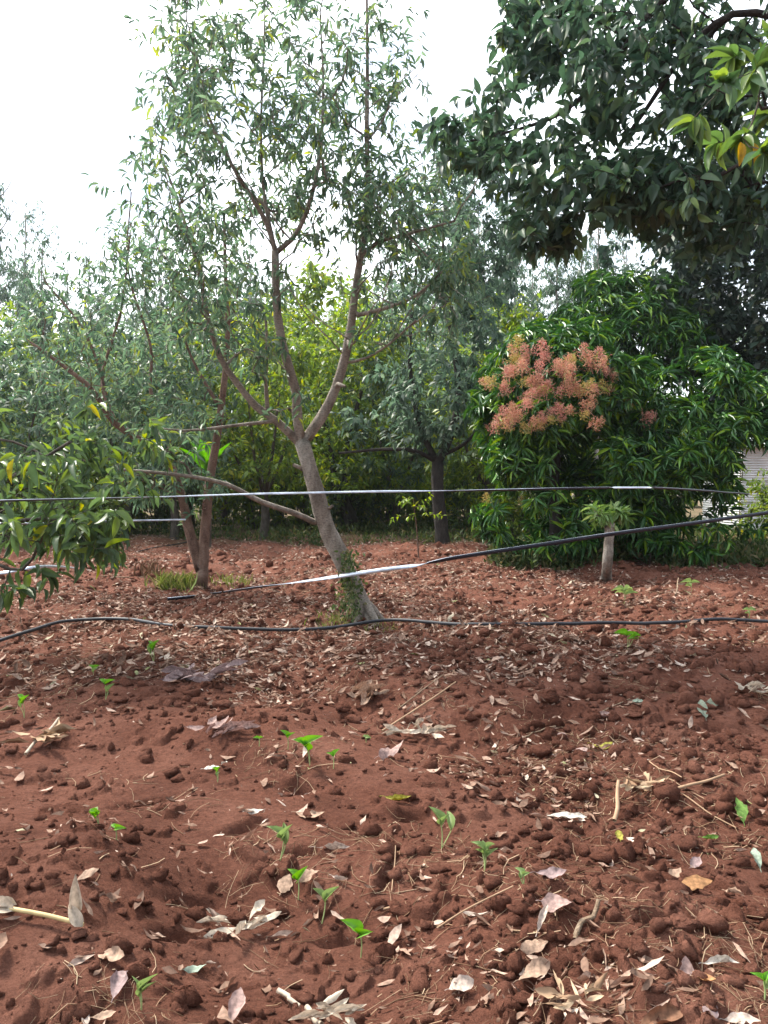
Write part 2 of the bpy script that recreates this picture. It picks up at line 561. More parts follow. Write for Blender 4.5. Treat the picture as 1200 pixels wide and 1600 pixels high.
def meso(x, y):
    """turned soil: warped fractal roughness with broken ridges"""
    a = rough_zone(x, y)
    wx_ = x + 0.10 * noise(x, y, 0.25, 21) + 0.03 * noise(x, y, 0.07, 22)
    wy_ = y + 0.10 * noise(x, y, 0.25, 23) + 0.03 * noise(x, y, 0.07, 24)
    h = 0.0
    sc, am = 0.46, 0.062
    for k in range(8):
        n_ = noise(wx_, wy_, sc, 30 + k)
        g_ = (1 - 2 * np.abs(noise(wx_, wy_, sc * 1.3, 50 + k)) * 1.6) * 0.5
        mix = np.clip(a * 0.8, 0, .7) if k < 4 else 0.3
        w_ = (0.35 + a) if k < 4 else (0.6 + 0.5 * a)
        h = h + am * w_ * (n_ * (1 - 0.6 * mix) + g_ * 0.8 * mix)
        sc *= 0.56
        am *= 0.57
    return h * np.clip((26 - np.hypot(x, y)) / 8, 0.25, 1)


GZ = macro(GX, GY) + meso(GX, GY)
# clods pressed into the surface
nc = 4200
cd = 1.6 + 17 * rng.random(nc) ** 1.25
ca_ = (rng.random(nc) - 0.5) * R(70)
cx, cy = cd * np.sin(ca_), cd * np.cos(ca_)
cz_ = rough_zone(cx, cy)
keep = rng.random(nc) < cz_ ** 1.3
cx, cy, cd, ca_ = cx[keep], cy[keep], cd[keep], ca_[keep]
cr = 0.014 + 0.045 * rng.random(len(cx)) ** 2.6 + 0.0045 * cd
fine = 800
BUMP = np.zeros_like(GZ)
dth = th[1] - th[0]
for i in range(len(cx)):
    r = cr[i]
    i0, i1 = np.searchsorted(rr, [cd[i] - 1.3 * r, cd[i] + 1.3 * r])
    j0 = int((ca_[i] - 1.3 * r / cd[i] - th[0]) / dth)
    j1 = int((ca_[i] + 1.3 * r / cd[i] - th[0]) / dth) + 2
    j0, j1 = max(j0, 0), min(j1, fine)
    if i1 <= i0 or j1 <= j0:
        continue
    X, Y = GX[i0:i1, j0:j1] - cx[i], GY[i0:i1, j0:j1] - cy[i]
    X = X + 0.5 * r * noise(X + i, Y, r * 0.9, 12)
    Y = Y + 0.5 * r * noise(X - i, Y, r * 0.9, 13)
    an = np.arctan2(Y, X)
    q = np.hypot(X, Y) / (r * (1 + 0.25 * np.sin(2 * an + i) + 0.15 * np.sin(3 * an + 2.1 * i)))
    sl = 0.5 * math.cos(i) * X / r + 0.5 * math.sin(i) * Y / r
    bump = (np.minimum(np.clip(1 - q ** 2, 0, 1) * 1.8, 0.75 + sl) * (0.32 + 0.4 * ((i * 0.618) % 1)) + 0.28 * noise(X + i, Y, r * 0.55, 11) * np.clip(1.2 - q, 0, 1)) * r
    BUMP[i0:i1, j0:j1] = np.maximum(BUMP[i0:i1, j0:j1], bump)
GZ += BUMP
# hollows between the clods (hoe marks)
for (px, py, a, l, wv, dp) in [(608, 1372, 75, 0.09, 0.022, 0.05), (690, 1412, 70, 0.08, 0.02, 0.05), (640, 1278, 10, 0.08, 0.03, 0.05), (470, 1236, 0, 0.09, 0.04, 0.05),
                               (75, 1220, 10, 0.12, 0.04, 0.05), (225, 1262, 20, 0.12, 0.03, 0.05), (150, 1062, 0, 0.22, 0.07, 0.08), (300, 1415, 30, 0.1, 0.03, 0.045),
                               (1045, 1495, 10, 0.09, 0.03, 0.06), (270, 1480, 20, 0.08, 0.03, 0.05), (0, 1500, 60, 0.06, 0.03, 0.06), (865, 1130, 0, 0.2, 0.05, 0.06), (1120, 1145, 0, 0.25, 0.06, 0.07),
                               (520, 1455, 0, 0.06, 0.02, 0.03), (1080, 1580, 20, 0.07, 0.03, 0.05), (460, 1335, 5, 0.09, 0.025, 0.05), (380, 1300, 40, 0.1, 0.03, 0.04), (845, 1570, 30, 0.08, 0.03, 0.05)]:
    d = CAM_H * F / (py - 760)
    p = P(px, py, d)
    X, Y = GX - p[0], GY - p[1]
    c, s = math.cos(R(a)), math.sin(R(a))
    GZ -= 1.5 * dp * np.exp(-((X * c + Y * s) / l) ** 2 - ((-X * s + Y * c) / wv) ** 2)


def ground_z(x, y):
    x, y = np.asarray(x, float), np.asarray(y, float)
    r = np.hypot(x, y)
    t = np.arctan2(x, y)
    j = np.clip((t - th[0]) / dth, 0, fine - 1.001)
    i = np.clip(np.searchsorted(rr, r) - 1, 0, NR - 2)
    u = np.clip((r - rr[i]) / (rr[i + 1] - rr[i]), 0, 1)
    j0 = j.astype(int)
    v = j - j0
    a = GZ[i, j0] * (1 - v) + GZ[i, j0 + 1] * v
    b = GZ[i + 1, j0] * (1 - v) + GZ[i + 1, j0 + 1] * v
    return a * (1 - u) + b * u


def G(px, py, lift=0.0):
    """point of the ground seen at a photo pixel"""
    z = 0.03
    for _ in range(6):
        k = P(px, py, 1.0) - np.array([0, 0, CAM_H])
        d = (z + lift - CAM_H) / k[2]
        p = np.array([k[0] * d, d, z + lift])
        z = float(ground_z(p[0], p[1]))
    return np.array([p[0], p[1], z + lift])


i = np.arange(NR - 1)[:, None] * NT + np.arange(NT)[None]
j = np.arange(NR - 1)[:, None] * NT + (np.arange(NT)[None] + 1) % NT
gq = np.stack([i, i + NT, j + NT, j], -1).reshape(-1, 4)
acc = Acc()
acc.add(np.stack([GX, GY, GZ], -1).reshape(-1, 3), gq)
# loose clods lying on the soil belong to the ground mesh
SPH_N, SPH_M = 6, 8
sv = np.array([[math.sin(a) * math.cos(b), math.sin(a) * math.sin(b), math.cos(a)] for a in np.linspace(0.02, math.pi - 0.02, SPH_N) for b in np.arange(SPH_M) * 2 * math.pi / SPH_M])
si = np.arange(SPH_N - 1)[:, None] * SPH_M + np.arange(SPH_M)[None]
sj = np.arange(SPH_N - 1)[:, None] * SPH_M + (np.arange(SPH_M)[None] + 1) % SPH_M
sq = np.stack([si, si + SPH_M, sj + SPH_M, sj], -1).reshape(-1, 4)
nc = 34000
cd = 1.5 + 15 * rng.random(nc) ** 1.4
ca_ = (rng.random(nc) - 0.5) * R(68)
cx, cy = cd * np.sin(ca_), cd * np.cos(ca_)
keep = rng.random(nc) < rough_zone(cx, cy) ** 1.4
cx, cy, cd = cx[keep], cy[keep], cd[keep]
n = len(cx)
mid = np.exp(-((cx - 1.6) ** 2 / 3.5 + (cy - 5.8) ** 2 / 6))
sz = (0.003 + 0.024 * rng.random(n) ** 7) * (1 + 0.12 * cd) + 0.05 * mid * rng.random(n) ** 4.5
V = np.repeat(sv[None], n, 0)
for _ in range(7):
    pn = nrm(rng.normal(size=(n, 1, 3)))
    V = V - pn * np.maximum((V * pn).sum(2, keepdims=True) - 0.45 - 0.3 * rng.random((n, 1, 1)), 0)
V = V * (1 + 0.3 * (rng.random((n, len(sv), 1)) - 0.5)) * 1.25 * sz[:, None, None] * (0.6 + 0.8 * rng.random((n, 1, 3)))
V[..., 2] *= 0.75
V += np.stack([cx, cy, ground_z(cx, cy) + sz * 0.25], -1)[:, None]
acc.add(V.reshape(-1, 3), (sq[None] + (np.arange(n) * len(sv))[:, None, None]).reshape(-1, 4))
g = obj('ground', acc.mesh('ground', M['soil'], False))
g['kind'] = 'structure'
tag(g, 'turned red soil of the orchard floor with clods and hollows', 'ground', None, 'structure')


# ------------------------------------------------------------------ trees
class Tree:
    def __init__(self, seed, sides=8):
        self.rng = np.random.default_rng(seed)
        self.pos, self.par, self.rad, self.path = [], [], [], []
        self.sides = sides

    def limb(self, pts, r0, r1, seg=0.16, jit=0.0):
        p = catmull(pts, seg)
        if jit:
            p[1:] += self.rng.normal(size=(len(p) - 1, 3)) * jit
        n = len(p)
        if self.pos:
            d = np.linalg.norm(np.array(self.pos) - p[0], axis=1)
            par = int(np.argmin(d))
        else:
            par = -1
        for k in range(n):
            t = k / max(n - 1, 1)
            self.path.append(0 if par < 0 else self.path[par] + float(np.linalg.norm(p[k] - self.pos[par])))
            self.pos.append(p[k])
            self.par.append(par)
            self.rad.append(r0 + (r1 - r0) * t ** 0.8)
            par = len(self.pos) - 1
        self.ns = len(self.pos)

    def grow(self, T, bf=0.25, seg=0.22, jit=0.03, tip=0.0028, ex=2.25, lift=0.06, minpath=0.0):
        rg = self.rng
        NP = np.array(self.pos)
        PL = np.array(self.path)
        T = np.asarray(T, float)
        D = np.linalg.norm(T[:, None] - NP[None], axis=2)
        C = D + bf * PL[None] + 1e3 * (PL[None] < minpath)
        best = C.argmin(1)
        cost = C[np.arange(len(T)), best]
        alive = np.ones(len(T), bool)
        self.tips = []
        for _ in range(len(T)):
            k = int(np.where(alive, cost, 1e9).argmin())
            alive[k] = False
            b = int(best[k])
            p0, p1 = self.pos[b], T[k]
            d = np.linalg.norm(p1 - p0)
            m = max(1, int(round(d / seg)))
            par = b
            new = []
            for s in range(1, m + 1):
                t = s / m
                q = p0 + (p1 - p0) * t
                if s < m:
                    q = q + rg.normal(size=3) * jit - np.array([0, 0, lift * d * math.sin(math.pi * t)])
                self.pos.append(q)
                self.par.append(par)
                self.rad.append(None)
                self.path.append(self.path[par] + float(np.linalg.norm(q - self.pos[par])))
                par = len(self.pos) - 1
                new.append(par)
            self.tips.append(par)
            NPn = np.array([self.pos[x] for x in new])
            c = np.linalg.norm(T[:, None] - NPn[None], axis=2) + bf * np.array([self.path[x] for x in new])[None]
            cb = c.argmin(1)
            cc = c[np.arange(len(T)), cb]
            up = cc < cost
            cost = np.where(up, cc, cost)
            best = np.where(up, np.array(new)[cb], best)
        n = len(self.pos)
        accr = np.zeros(n)
        for q in range(n - 1, -1, -1):
            if self.rad[q] is None:
                r = max(accr[q], tip ** ex) ** (1 / ex)
                self.rad[q] = r
            else:
                r = 0
            if self.par[q] >= 0 and r:
                accr[self.par[q]] += r ** ex
        for q in range(self.ns, n):
            self.rad[q] = min(self.rad[q], self.rad[self.par[q]] * 0.85)
            self.rad[q] = max(self.rad[q], tip * 0.7)

    def sites(self, thr=0.008):
        """thin twig nodes and the way they grow"""
        ix = [q for q in range(self.ns, len(self.pos)) if self.rad[q] < thr]
        p = np.array([self.pos[q] for q in ix])
        d = nrm(np.array([self.pos[q] - self.pos[self.par[q]] for q in ix]) + 1e-6)
        return p, d

    def wood(self, name, mat, off):
        n = len(self.pos)
        ch = [[] for _ in range(n)]
        for q in range(n):
            if self.par[q] >= 0:
                ch[self.par[q]].append(q)
        A = Acc()
        stack = [0]
        while stack:
            s = stack.pop()
            chain = [s]
            while ch[chain[-1]]:
                c = sorted(ch[chain[-1]], key=lambda z: -self.rad[z])
                chain.append(c[0])
                stack.extend(c[1:])
            pts = [self.pos[z] for z in chain]
            rd = [self.rad[z] for z in chain]
            if self.par[s] >= 0:
                pts = [self.pos[self.par[s]]] + pts
                rd = [min(rd[0] * 1.15, self.rad[self.par[s]])] + rd
            if len(pts) < 2:
                continue
            m = max(rd)
            sd = 14 if m > 0.06 else 8 if m > 0.02 else 5 if m > 0.006 else 3
            sd = min(sd, self.sides)
            v, qd = tube(pts, rd, sd, self.rng, 0.15 if m > 0.03 else 0.0)
            A.add(v, qd)
        return A.mesh(name, mat, True, off)


def px_ell(rng, px, py, rx, ry, d, rd, n, clump=7, sig=0.2):
    k = max(2, n // clump)
    c = nrm(rng.normal(size=(k, 3))) * (rng.random((k, 1)) ** 0.42)
    u = c[rng.integers(0, k, n)] + rng.normal(size=(n, 3)) * sig
    return P(px + rx * u[:, 0], py + ry * u[:, 1], d + rd * u[:, 2])


def loc_ell(rng, c, r, n, clump=7, sig=0.2, pw=0.42):
    k = max(2, n // clump)
    u = nrm(rng.normal(size=(k, 3))) * (rng.random((k, 1)) ** pw)
    u = u[rng.integers(0, k, n)] + rng.normal(size=(n, 3)) * sig
    return np.asarray(c) + u * np.asarray(r)


def finish(t, root, base, bark, crowns, thr=0.008):
    """trunk mesh + crown meshes; crowns = [(name, material, template, n, length, aspect, droop, twig, fraction)]"""
    obj('trunk', t.wood('trunk', bark, base), root)
    p, d = t.sites(thr)
    for (nm, mat, tpl, n, ln, asp, droop, tw, frac) in crowns:
        k = t.rng.random(len(p)) < frac
        a = whorls(t.rng, p[k], d[k], n, ln, asp, droop, tw)
        v, q = lay_leaves(tpl, *a)
        obj(nm, mesh(nm, v - base, q, mat, True), root)


# --- main avocado tree in the middle
D = 8.6
base = G(572, 972)
t = Tree(11, 14)
q = lambda *a: [P(x, y, d) for x, y, d in a]
b0 = base - np.array([0, 0, 0.1])
t.limb([b0] + q((557, 930, D), (537, 880, D), (513, 830, D), (497, 780, D - .05), (482, 725, D - .05), (472, 690, D)), 0.115, 0.082, 0.12)
for k in range(3):
    t.rad[k] *= (1.4, 1.25, 1.1)[k]
t.limb(q((473, 692, D), (500, 655, D + .05), (525, 605, D + .1), (545, 530, D + .1), (557, 440, D + .15), (570, 360, D + .15), (575, 290, D + .1), (573, 215, D), (574, 100, D), (573, -20, D - .1)), 0.066, 0.012)
t.limb(q((470, 690, D), (464, 645, D - .1), (462, 610, D - .15), (447, 560, D - .2), (436, 510, D - .2), (431, 450, D - .25), (430, 392, D - .25)), 0.058, 0.040)
t.limb(q((430, 392, D - .25), (415, 345, D - .3), (385, 295, D - .4), (350, 235, D - .5), (315, 150, D - .5), (300, 60, D - .5)), 0.030, 0.008)
t.limb(q((431, 395, D - .25), (455, 375, D - .2), (480, 330, D - .3), (500, 240, D - .3), (505, 140, D - .3), (500, 20, D - .4)), 0.030, 0.008)
t.limb(q((430, 392, D - .25), (412, 300, D - .1), (408, 200, D), (412, 80, D), (415, -20, D)), 0.024, 0.007)
t.limb(q((467, 692, D), (435, 660, D - .1), (400, 635, D - .2), (368, 595, D - .3), (345, 560, D - .4), (325, 500, D - .5), (310, 420, D - .5), (280, 320, D - .5), (250, 240, D - .5)), 0.050, 0.010)
t.limb(q((352, 572, D - .35), (385, 545, D - .3), (418, 565, D - .3)), 0.016, 0.010)
t.limb(q((418, 640, D - .2), (415, 590, D - .3), (418, 550, D - .35), (415, 500, D - .3)), 0.024, 0.014)
t.limb(q((490, 815, D), (455, 800, D - .2), (410, 785, D - .4), (355, 757, D - .6), (300, 745, D - .8), (240, 738, D - 1), (180, 733, D - 1.2)), 0.036, 0.014)
t.limb(q((432, 658, D - .1), (390, 662, D - .3), (340, 668, D - .5), (290, 673, D - .7), (240, 668, D - .9)), 0.022, 0.009)
t.limb(q((560, 492, D + .1), (600, 482, D - .2), (650, 462, D - .4), (690, 425, D - .5)), 0.028, 0.012)
t.limb(q((570, 395, D + .15), (590, 378, D + .1), (640, 365, D - .3), (710, 345, D - .5)), 0.026, 0.011)
t.limb(q((540, 567, D + .1), (570, 560, D), (605, 540, D - .3), (650, 500, D - .5)), 0.018, 0.009)
t.limb(q((573, 215, D), (545, 195, D), (515, 160, D), (470, 90, D)), 0.014, 0.006)
t.limb(q((576, 218, D), (600, 185, D), (615, 140, D)), 0.013, 0.006)
t.limb(q((577, 300, D), (610, 285, D), (660, 255, D - .1)), 0.012, 0.006)
for k in range(5):                                    # roots
    a = k * 1.25 + .4
    r_o = np.array([math.cos(a), math.sin(a), 0])
    e_ = base + r_o * .22
    e_[2] = float(ground_z(e_[0], e_[1])) - .03
    t.limb([base + np.array([-.03, 0, .16]) + r_o * .05, base + r_o * .13 + np.array([0, 0, .04]), e_], 0.055, 0.03, 0.05)
for (x_a, y_a, x_b, y_b, r_a) in [(478, 735, 458, 726, .024), (505, 800, 520, 790, .02), (460, 645, 452, 640, .022), (528, 600, 540, 604, .02), (440, 520, 428, 516, .017), (545, 540, 553, 536, .018)]:   # pruned stubs
    t.limb(q((x_a, y_a, D - .03), (x_b, y_b, D - .1)), r_a * 1.2, r_a * .8, 0.04)
rl_ = np.random.default_rng(501)
pn_ = np.array(t.pos)
pp_ = np.stack([600 + F * pn_[:, 0] / pn_[:, 1], 760 - F * (pn_[:, 2] - CAM_H) / pn_[:, 1]], 1)
cand = np.where((pp_[:, 1] < 600) & (pp_[:, 1] > 120))[0]
for k in rl_.choice(cand, 34):                        # fine bare side branches
    p_ = pn_[k]
    sd_ = 1 if pp_[k, 0] > 500 else -1
    if rl_.random() < .3:
        sd_ = -sd_
    l_ = .5 + .7 * rl_.random()
    v_ = np.array([sd_ * (.45 + .5 * rl_.random()), .5 * rl_.normal(), .55 + .4 * rl_.random()])
    t.limb([p_, p_ + v_ * l_ * .5 + rl_.normal(size=3) * .04, p_ + v_ * l_ + np.array([0, 0, .12])], .010, .004, .14, .008)
rg = t.rng
T = np.vstack([px_ell(rg, 300, 220, 92, 200, D - .5, 1.3, 400), px_ell(rg, 330, 60, 85, 120, D - .4, 1.2, 190), px_ell(rg, 470, 120, 95, 190, D - .2, 1.4, 400),
               px_ell(rg, 595, 190, 72, 170, D, 1.0, 230), px_ell(rg, 630, 320, 95, 110, D - .1, 1.1, 240),
               px_ell(rg, 690, 430, 75, 100, D - .3, .8, 110), px_ell(rg, 310, 430, 90, 100, D - .5, 1.0, 160), px_ell(rg, 480, 330, 90, 90, D, 1.2, 90),
               px_ell(rg, 430, 250, 70, 120, D - .2, 1.2, 130), px_ell(rg, 545, 330, 60, 90, D, 1.0, 80), px_ell(rg, 400, 430, 60, 70, D - .3, .8, 50), px_ell(rg, 640, 470, 110, 90, D - .2, 1.0, 90), px_ell(rg, 400, 530, 70, 60, D - .2, .8, 40), px_ell(rg, 260, 690, 70, 55, D - .9, .5, 55), px_ell(rg, 450, 640, 40, 30, D - .4, .3, 14),
               px_ell(rg, 600, 520, 60, 40, D - .2, .5, 22)])
T = np.vstack([T, P(np.array([205, 225, 215, 250, 225, 140, 180, 165, 150, 640, 655]), np.array([30, 40, 55, 80, 110, 275, 300, 340, 285, 100, 170]), D - .5)])
t.grow(T, 0.22, 0.2, 0.025, tip=0.0036, lift=0.05)
root = thing('avocado_tree', 'leaning grey-barked avocado tree with an open forked crown in the middle of the plot', 'tree', base)
finish(t, root, base, M['bark'], [('crown', M['leaf'], LEAF4, 5, 0.132, 0.26, 0.85, 0.24, 0.8)], 0.010)

# vine climbing on its trunk and weeds round its foot
A = Acc()
rv = np.random.default_rng(5)
for s in range(5):
    p0 = G(548 + 8 * s - 16, 975) * 1.0
    pts = [P(543 + rv.normal() * 4 + 3 * s, 965 - 100 * u_, D - 0.19 - 0.02 * rv.random()) for u_ in np.linspace(-0.05, 1, 9)]
    v, qd = tube(catmull(pts, 0.05), 0.003, 4)
    A.add(v, qd)
root = thing('climbing_vine', 'small-leaved green vine creeping up the foot of the leaning trunk', 'vine', G(548, 968))
off = np.array(root.location)
obj('stem', A.mesh('stem', M['stem'], True, off), root)
n = 420
u_ = rv.random(n)
pp = P(545 + rv.normal(size=n) * (7 + 6 * (1 - u_)), 968 - 108 * u_, D - 0.2 + 0.06 * rv.normal(size=n))
v, qd = lay_leaves(LEAF4, pp, rv.normal(size=(n, 3)) + np.array([0, -0.5, -0.4]), rv.normal(size=(n, 3)) + np.array([0, -1, 1.0]), 0.035 + 0.03 * rv.random(n), 0.022 + 0.015 * rv.random(n))
obj('foliage', mesh('foliage', v - off, qd, M['weed'], True), root)


# --- double-stemmed tree on the left
D = 11.6
base = G(315, 916)
t = Tree(12, 12)
t.limb([base - np.array([0, 0, .1])] + q((316, 900, D), (318, 870, D), (322, 810, D), (328, 750, D), (338, 690, D), (345, 640, D), (352, 580, D), (356, 500, D), (352, 420, D), (350, 330, D)), 0.095, 0.02)
t.limb(q((314, 890, D), (303, 855, D), (292, 815, D), (285, 780, D), (268, 730, D), (240, 700, D - .1), (180, 662, D - .2), (145, 610, D - .3), (110, 580, D - .3), (55, 540, D - .4)), 0.085, 0.022)
t.limb(q((175, 658, D - .2), (150, 560, D), (120, 500, D), (70, 440, D)), 0.03, 0.012)
t.limb(q((180, 662, D - .2), (160, 590, D + .3), (190, 480, D + .3), (205, 350, D + .3)), 0.035, 0.01)
t.limb(q((245, 703, D), (235, 600, D + .3), (235, 540, D + .4), (200, 420, D + .4), (205, 300, D + .4)), 0.035, 0.01)
t.limb(q((345, 640, D), (300, 560, D), (270, 470, D - .2)), 0.03, 0.01)
rg = t.rng
T = np.vstack([px_ell(rg, 240, 640, 120, 55, D - .4, 1.0, 230), px_ell(rg, 130, 530, 120, 120, D, 1.5, 340), px_ell(rg, 215, 400, 65, 110, D + .3, 1.2, 200), px_ell(rg, 350, 400, 70, 130, D, 1.3, 210),
               px_ell(rg, 300, 540, 80, 60, D, 1.0, 60), px_ell(rg, 310, 750, 45, 60, D - .3, .5, 60), px_ell(rg, 180, 750, 90, 50, D - .3, .8, 90)])
t.grow(T, 0.22, 0.25, 0.03, lift=0.05)
root = thing('avocado_tree', 'twin-stemmed avocado tree, its pale and reddish stems joined at a grassy foot', 'tree', base)
finish(t, root, base, M['bark_red'], [('crown', M['leaf'], LEAF4, 4, 0.16, 0.27, 0.75, 0.26, .85)])

# --- low leafy tree at the left edge
D = 6.2
base = np.array([-4.6, 6.9, float(ground_z(-4.6, 6.9))])
t = Tree(13, 10)
t.limb([base - np.array([0, 0, .1]), base + np.array([.05, 0, .5]), base + np.array([.1, -.1, 1.1]), base + np.array([0.2, -.1, 2.2])], 0.09, 0.04)
t.limb([base + np.array([.1, -.1, 0.9])] + q((-60, 790, D + .2), (30, 740, D), (110, 690, D)), 0.045, 0.012)
t.limb([base + np.array([.05, 0, .5])] + q((-40, 880, D), (35, 890, D - .1), (75, 820, D - .2)), 0.03, 0.008)
t.limb([base + np.array([.1, -.1, 0.8])] + q((-30, 830, D), (70, 810, D), (150, 830, D)), 0.035, 0.008)
t.limb([base + np.array([.1, -.1, 1.3])] + q((-60, 700, D), (20, 690, D), (80, 720, D)), 0.03, 0.008)
rg = t.rng
T = np.vstack([px_ell(rg, 80, 740, 140, 70, D + .4, 1.1, 130), px_ell(rg, 60, 830, 130, 70, D + .2, 1.0, 110), px_ell(rg, 20, 690, 80, 50, D, .8, 30), px_ell(rg, 150, 830, 80, 50, D + .3, .7, 40), px_ell(rg, 40, 905, 70, 25, D - .1, .4, 14), px_ell(rg, -150, 720, 120, 140, D, 1.0, 60),
               px_ell(rg, 190, 720, 90, 60, D + .8, .7, 50), px_ell(rg, 130, 650, 70, 40, D + .6, .6, 26)])
t.grow(T, 0.2, 0.16, 0.02, lift=0.04)
root = thing('avocado_tree', 'low avocado tree leaning in at the left border with large glossy drooping leaves', 'tree', base)
finish(t, root, base, M['bark_mid'], [('crown', M['leaf_low'], LEAF5, 3, 0.17, 0.31, 0.7, 0.16, 1.0)])

# --- dark canopy hanging in from the upper right
D = 6.0
base = np.array([4.9, 6.0, float(ground_z(4.2, 6.0))])
t = Tree(14, 12)
c0 = base + np.array([-.1, 0, 2.3])
t.limb([base - np.array([0, 0, .1]), base + np.array([-.05, 0, 1.2]), c0, base + np.array([-.3, 0, 3.6]), base + np.array([-.6, 0, 5.2])], 0.17, 0.09)
t.limb([base + np.array([-.25, 0, 3.4])] + q((1330, 100, D), (1180, 20, D), (1090, 60, D), (1010, 170, D + .1), (960, 240, D + .2)), 0.055, 0.014)
t.limb([base + np.array([-.4, 0, 4.2])] + q((1250, -90, D), (1080, -30, D + .2), (1000, 40, D + .4), (950, 110, D + .5), (880, 175, D + .6), (800, 205, D + .7), (735, 220, D + .8)), 0.06, 0.010)
t.limb([base + np.array([-.5, 0, 4.8])] + q((1150, -160, D + .3), (980, -60, D + .6), (880, 20, D + .8), (790, 90, D + 1)), 0.05, 0.012)
t.limb([base + np.array([-.1, 0, 2.6])] + q((1330, 250, D - .3), (1230, 230, D - .6), (1150, 260, D - .6), (1080, 300, D - .4)), 0.045, 0.012)
rg = t.rng
T = np.vstack([px_ell(rg, 930, 110, 185, 125, D + .4, 1.1, 430, 9, .15), px_ell(rg, 1120, 120, 110, 140, D + .1, .9, 300, 9, .16), px_ell(rg, 815, 60, 65, 90, D + .8, .6, 120), px_ell(rg, 755, 215, 85, 52, D + .7, .5, 150),
               px_ell(rg, 885, 300, 115, 100, D + .3, .7, 300, 9, .15), px_ell(rg, 1090, 300, 150, 95, D, .7, 430, 8, .17), px_ell(rg, 1000, -60, 220, 80, D + .3, 1.3, 200), px_ell(rg, 1330, 120, 130, 240, D, 1.3, 110)])
t.grow(T, 0.2, 0.2, 0.025, lift=0.05)
root = thing('avocado_tree', 'dark avocado canopy of broad leaves hanging in from the upper right corner', 'tree', base)
finish(t, root, base, M['bark_dark'], [('crown', M['leaf_dark'], LEAF5, 4, 0.135, 0.42, 0.65, 0.16, 1.0)])
# near leafy shoots of the same tree, pale green with two old orange leaves
D = 3.5
t2 = Tree(15, 6)
st = P(1330, 120, D + .4)
t2.limb([c0, st] + q((1250, 160, D), (1190, 170, D)), 0.03, 0.008)
rg = t2.rng
T = np.vstack([P(np.array([1130, 1180, 1205, 1160, 1115, 1145, 1195, 1215, 1080]), np.array([130, 110, 180, 215, 225, 90, 240, 60, 190]), D + 0.15 * rg.normal(size=9))])
t2.grow(T, 0.2, 0.07, 0.008, tip=0.003)
obj('leafy_branch', t2.wood('leafy_branch', M['bark_mid'], base), root)
tp = np.array([t2.pos[k] for k in t2.tips])
td = nrm(np.array([t2.pos[k] - t2.pos[t2.par[k]] for k in t2.tips]) + np.array([-.02, -.03, -.01]))
a = whorls(rg, tp, td, 12, 0.13, 0.36, 0.55, 0.05)
v, qd = lay_leaves(leaf_tpl(7, 0.5, 0.22), *a)
lv = obj('pale_leaves', mesh('pale_leaves', v - base, qd, M['leaf_new'], True), root)
lv['label'] = 'pale fresh green leaves at the branch end'
pp = P(np.array([1157, 1175]), np.array([222, 222]), D - .12)
v, qd = lay_leaves(leaf_tpl(7, 0.5, 0.1), pp, np.array([[0, 0, -1.], [.15, 0, -1]]), np.array([[0, -1., .2], [.3, -1, .1]]), np.array([.10, .13]), np.array([.038, .036]))
lo = obj('old_leaves', mesh('old_leaves', v - base, qd, M['leaf_orange'], True), root)
lo['label'] = 'two old orange-yellow leaves'


# --- mango trees
def mango(seed, loc, ells, label, flowers=None, group='mango trees'):
    base = np.asarray(loc)
    t = Tree(seed, 8)
    t.limb([base - np.array([0, 0, .2]), base + np.array([.05, 0, .6]), base + np.array([0, .05, 1.4]), base + np.array([.1, 0, 2.6])], 0.16, 0.08)
    rg = t.rng
    T, O = [], []
    for (px, py, rx, ry, d, rd, n) in ells:
        n = int(n * 1.25)
        nl_ = max(4, n // 13)
        u = nrm(rg.normal(size=(nl_, 3)))
        u[:, 2] = -np.abs(u[:, 2]) * np.where(rg.random(nl_) < 0.6, 1, -1)
        lc = P(px + rx * u[:, 0] * .9, py + ry * u[:, 1] * .9, d + rd * u[:, 2] * .9)
        ud = np.stack([u[:, 0], u[:, 2], -u[:, 1] + .35], -1)
        k = rg.integers(0, nl_, n)
        o_ = nrm(nrm(rg.normal(size=(n, 3))) + 1.0 * nrm(ud)[k])
        p = lc[k] + o_ * np.array([.5, .5, .42]) * (.75 + .5 * rg.random((n, 1)))
        u = np.stack([o_[:, 0], -o_[:, 2], o_[:, 1]], -1)
        qx, qy = 600 + F * p[:, 0] / p[:, 1], 760 - F * (p[:, 2] - CAM_H) / p[:, 1]
        hole = (((qx - 905) / 48) ** 2 + ((qy - 715) / 62) ** 2 < 1) & (p[:, 1] < d - .1)
        hole |= (((qx - 1110) / 95) ** 2 + ((qy - 800) / 55) ** 2 < 1) & (p[:, 1] < d - .2) & (rg.random(n) < .7)
        hole |= (((qx - 1060) / 45) ** 2 + ((qy - 590) / 40) ** 2 < 1) & (p[:, 1] < d - .1)
        hole |= (qx > 1146) & (qy > 690) & (qy < 815)
        ok = (p[:, 2] > 0.25) & ~hole
        T.append(p[ok])
        O.append(np.stack([u[:, 0], u[:, 2], -u[:, 1]], -1)[ok])
    T, O = np.vstack(T), np.vstack(O)
    t.grow(T, 0.15, 0.35, 0.03, tip=0.004)
    root = thing('mango_tree', label, 'tree', base, group)
    obj('trunk', t.wood('trunk', M['bark_dark'], base), root)
    a = whorls(rg, T, nrm(O + np.array([0, 0, 0.35])), 13, 0.31, 0.18, 0.5, 0.13, 1.15)
    v, qd = lay_leaves(LEAF4, *a)
    obj('crown', mesh('crown', v - base, qd, M['leaf_mango'], True), root)
    return root, base


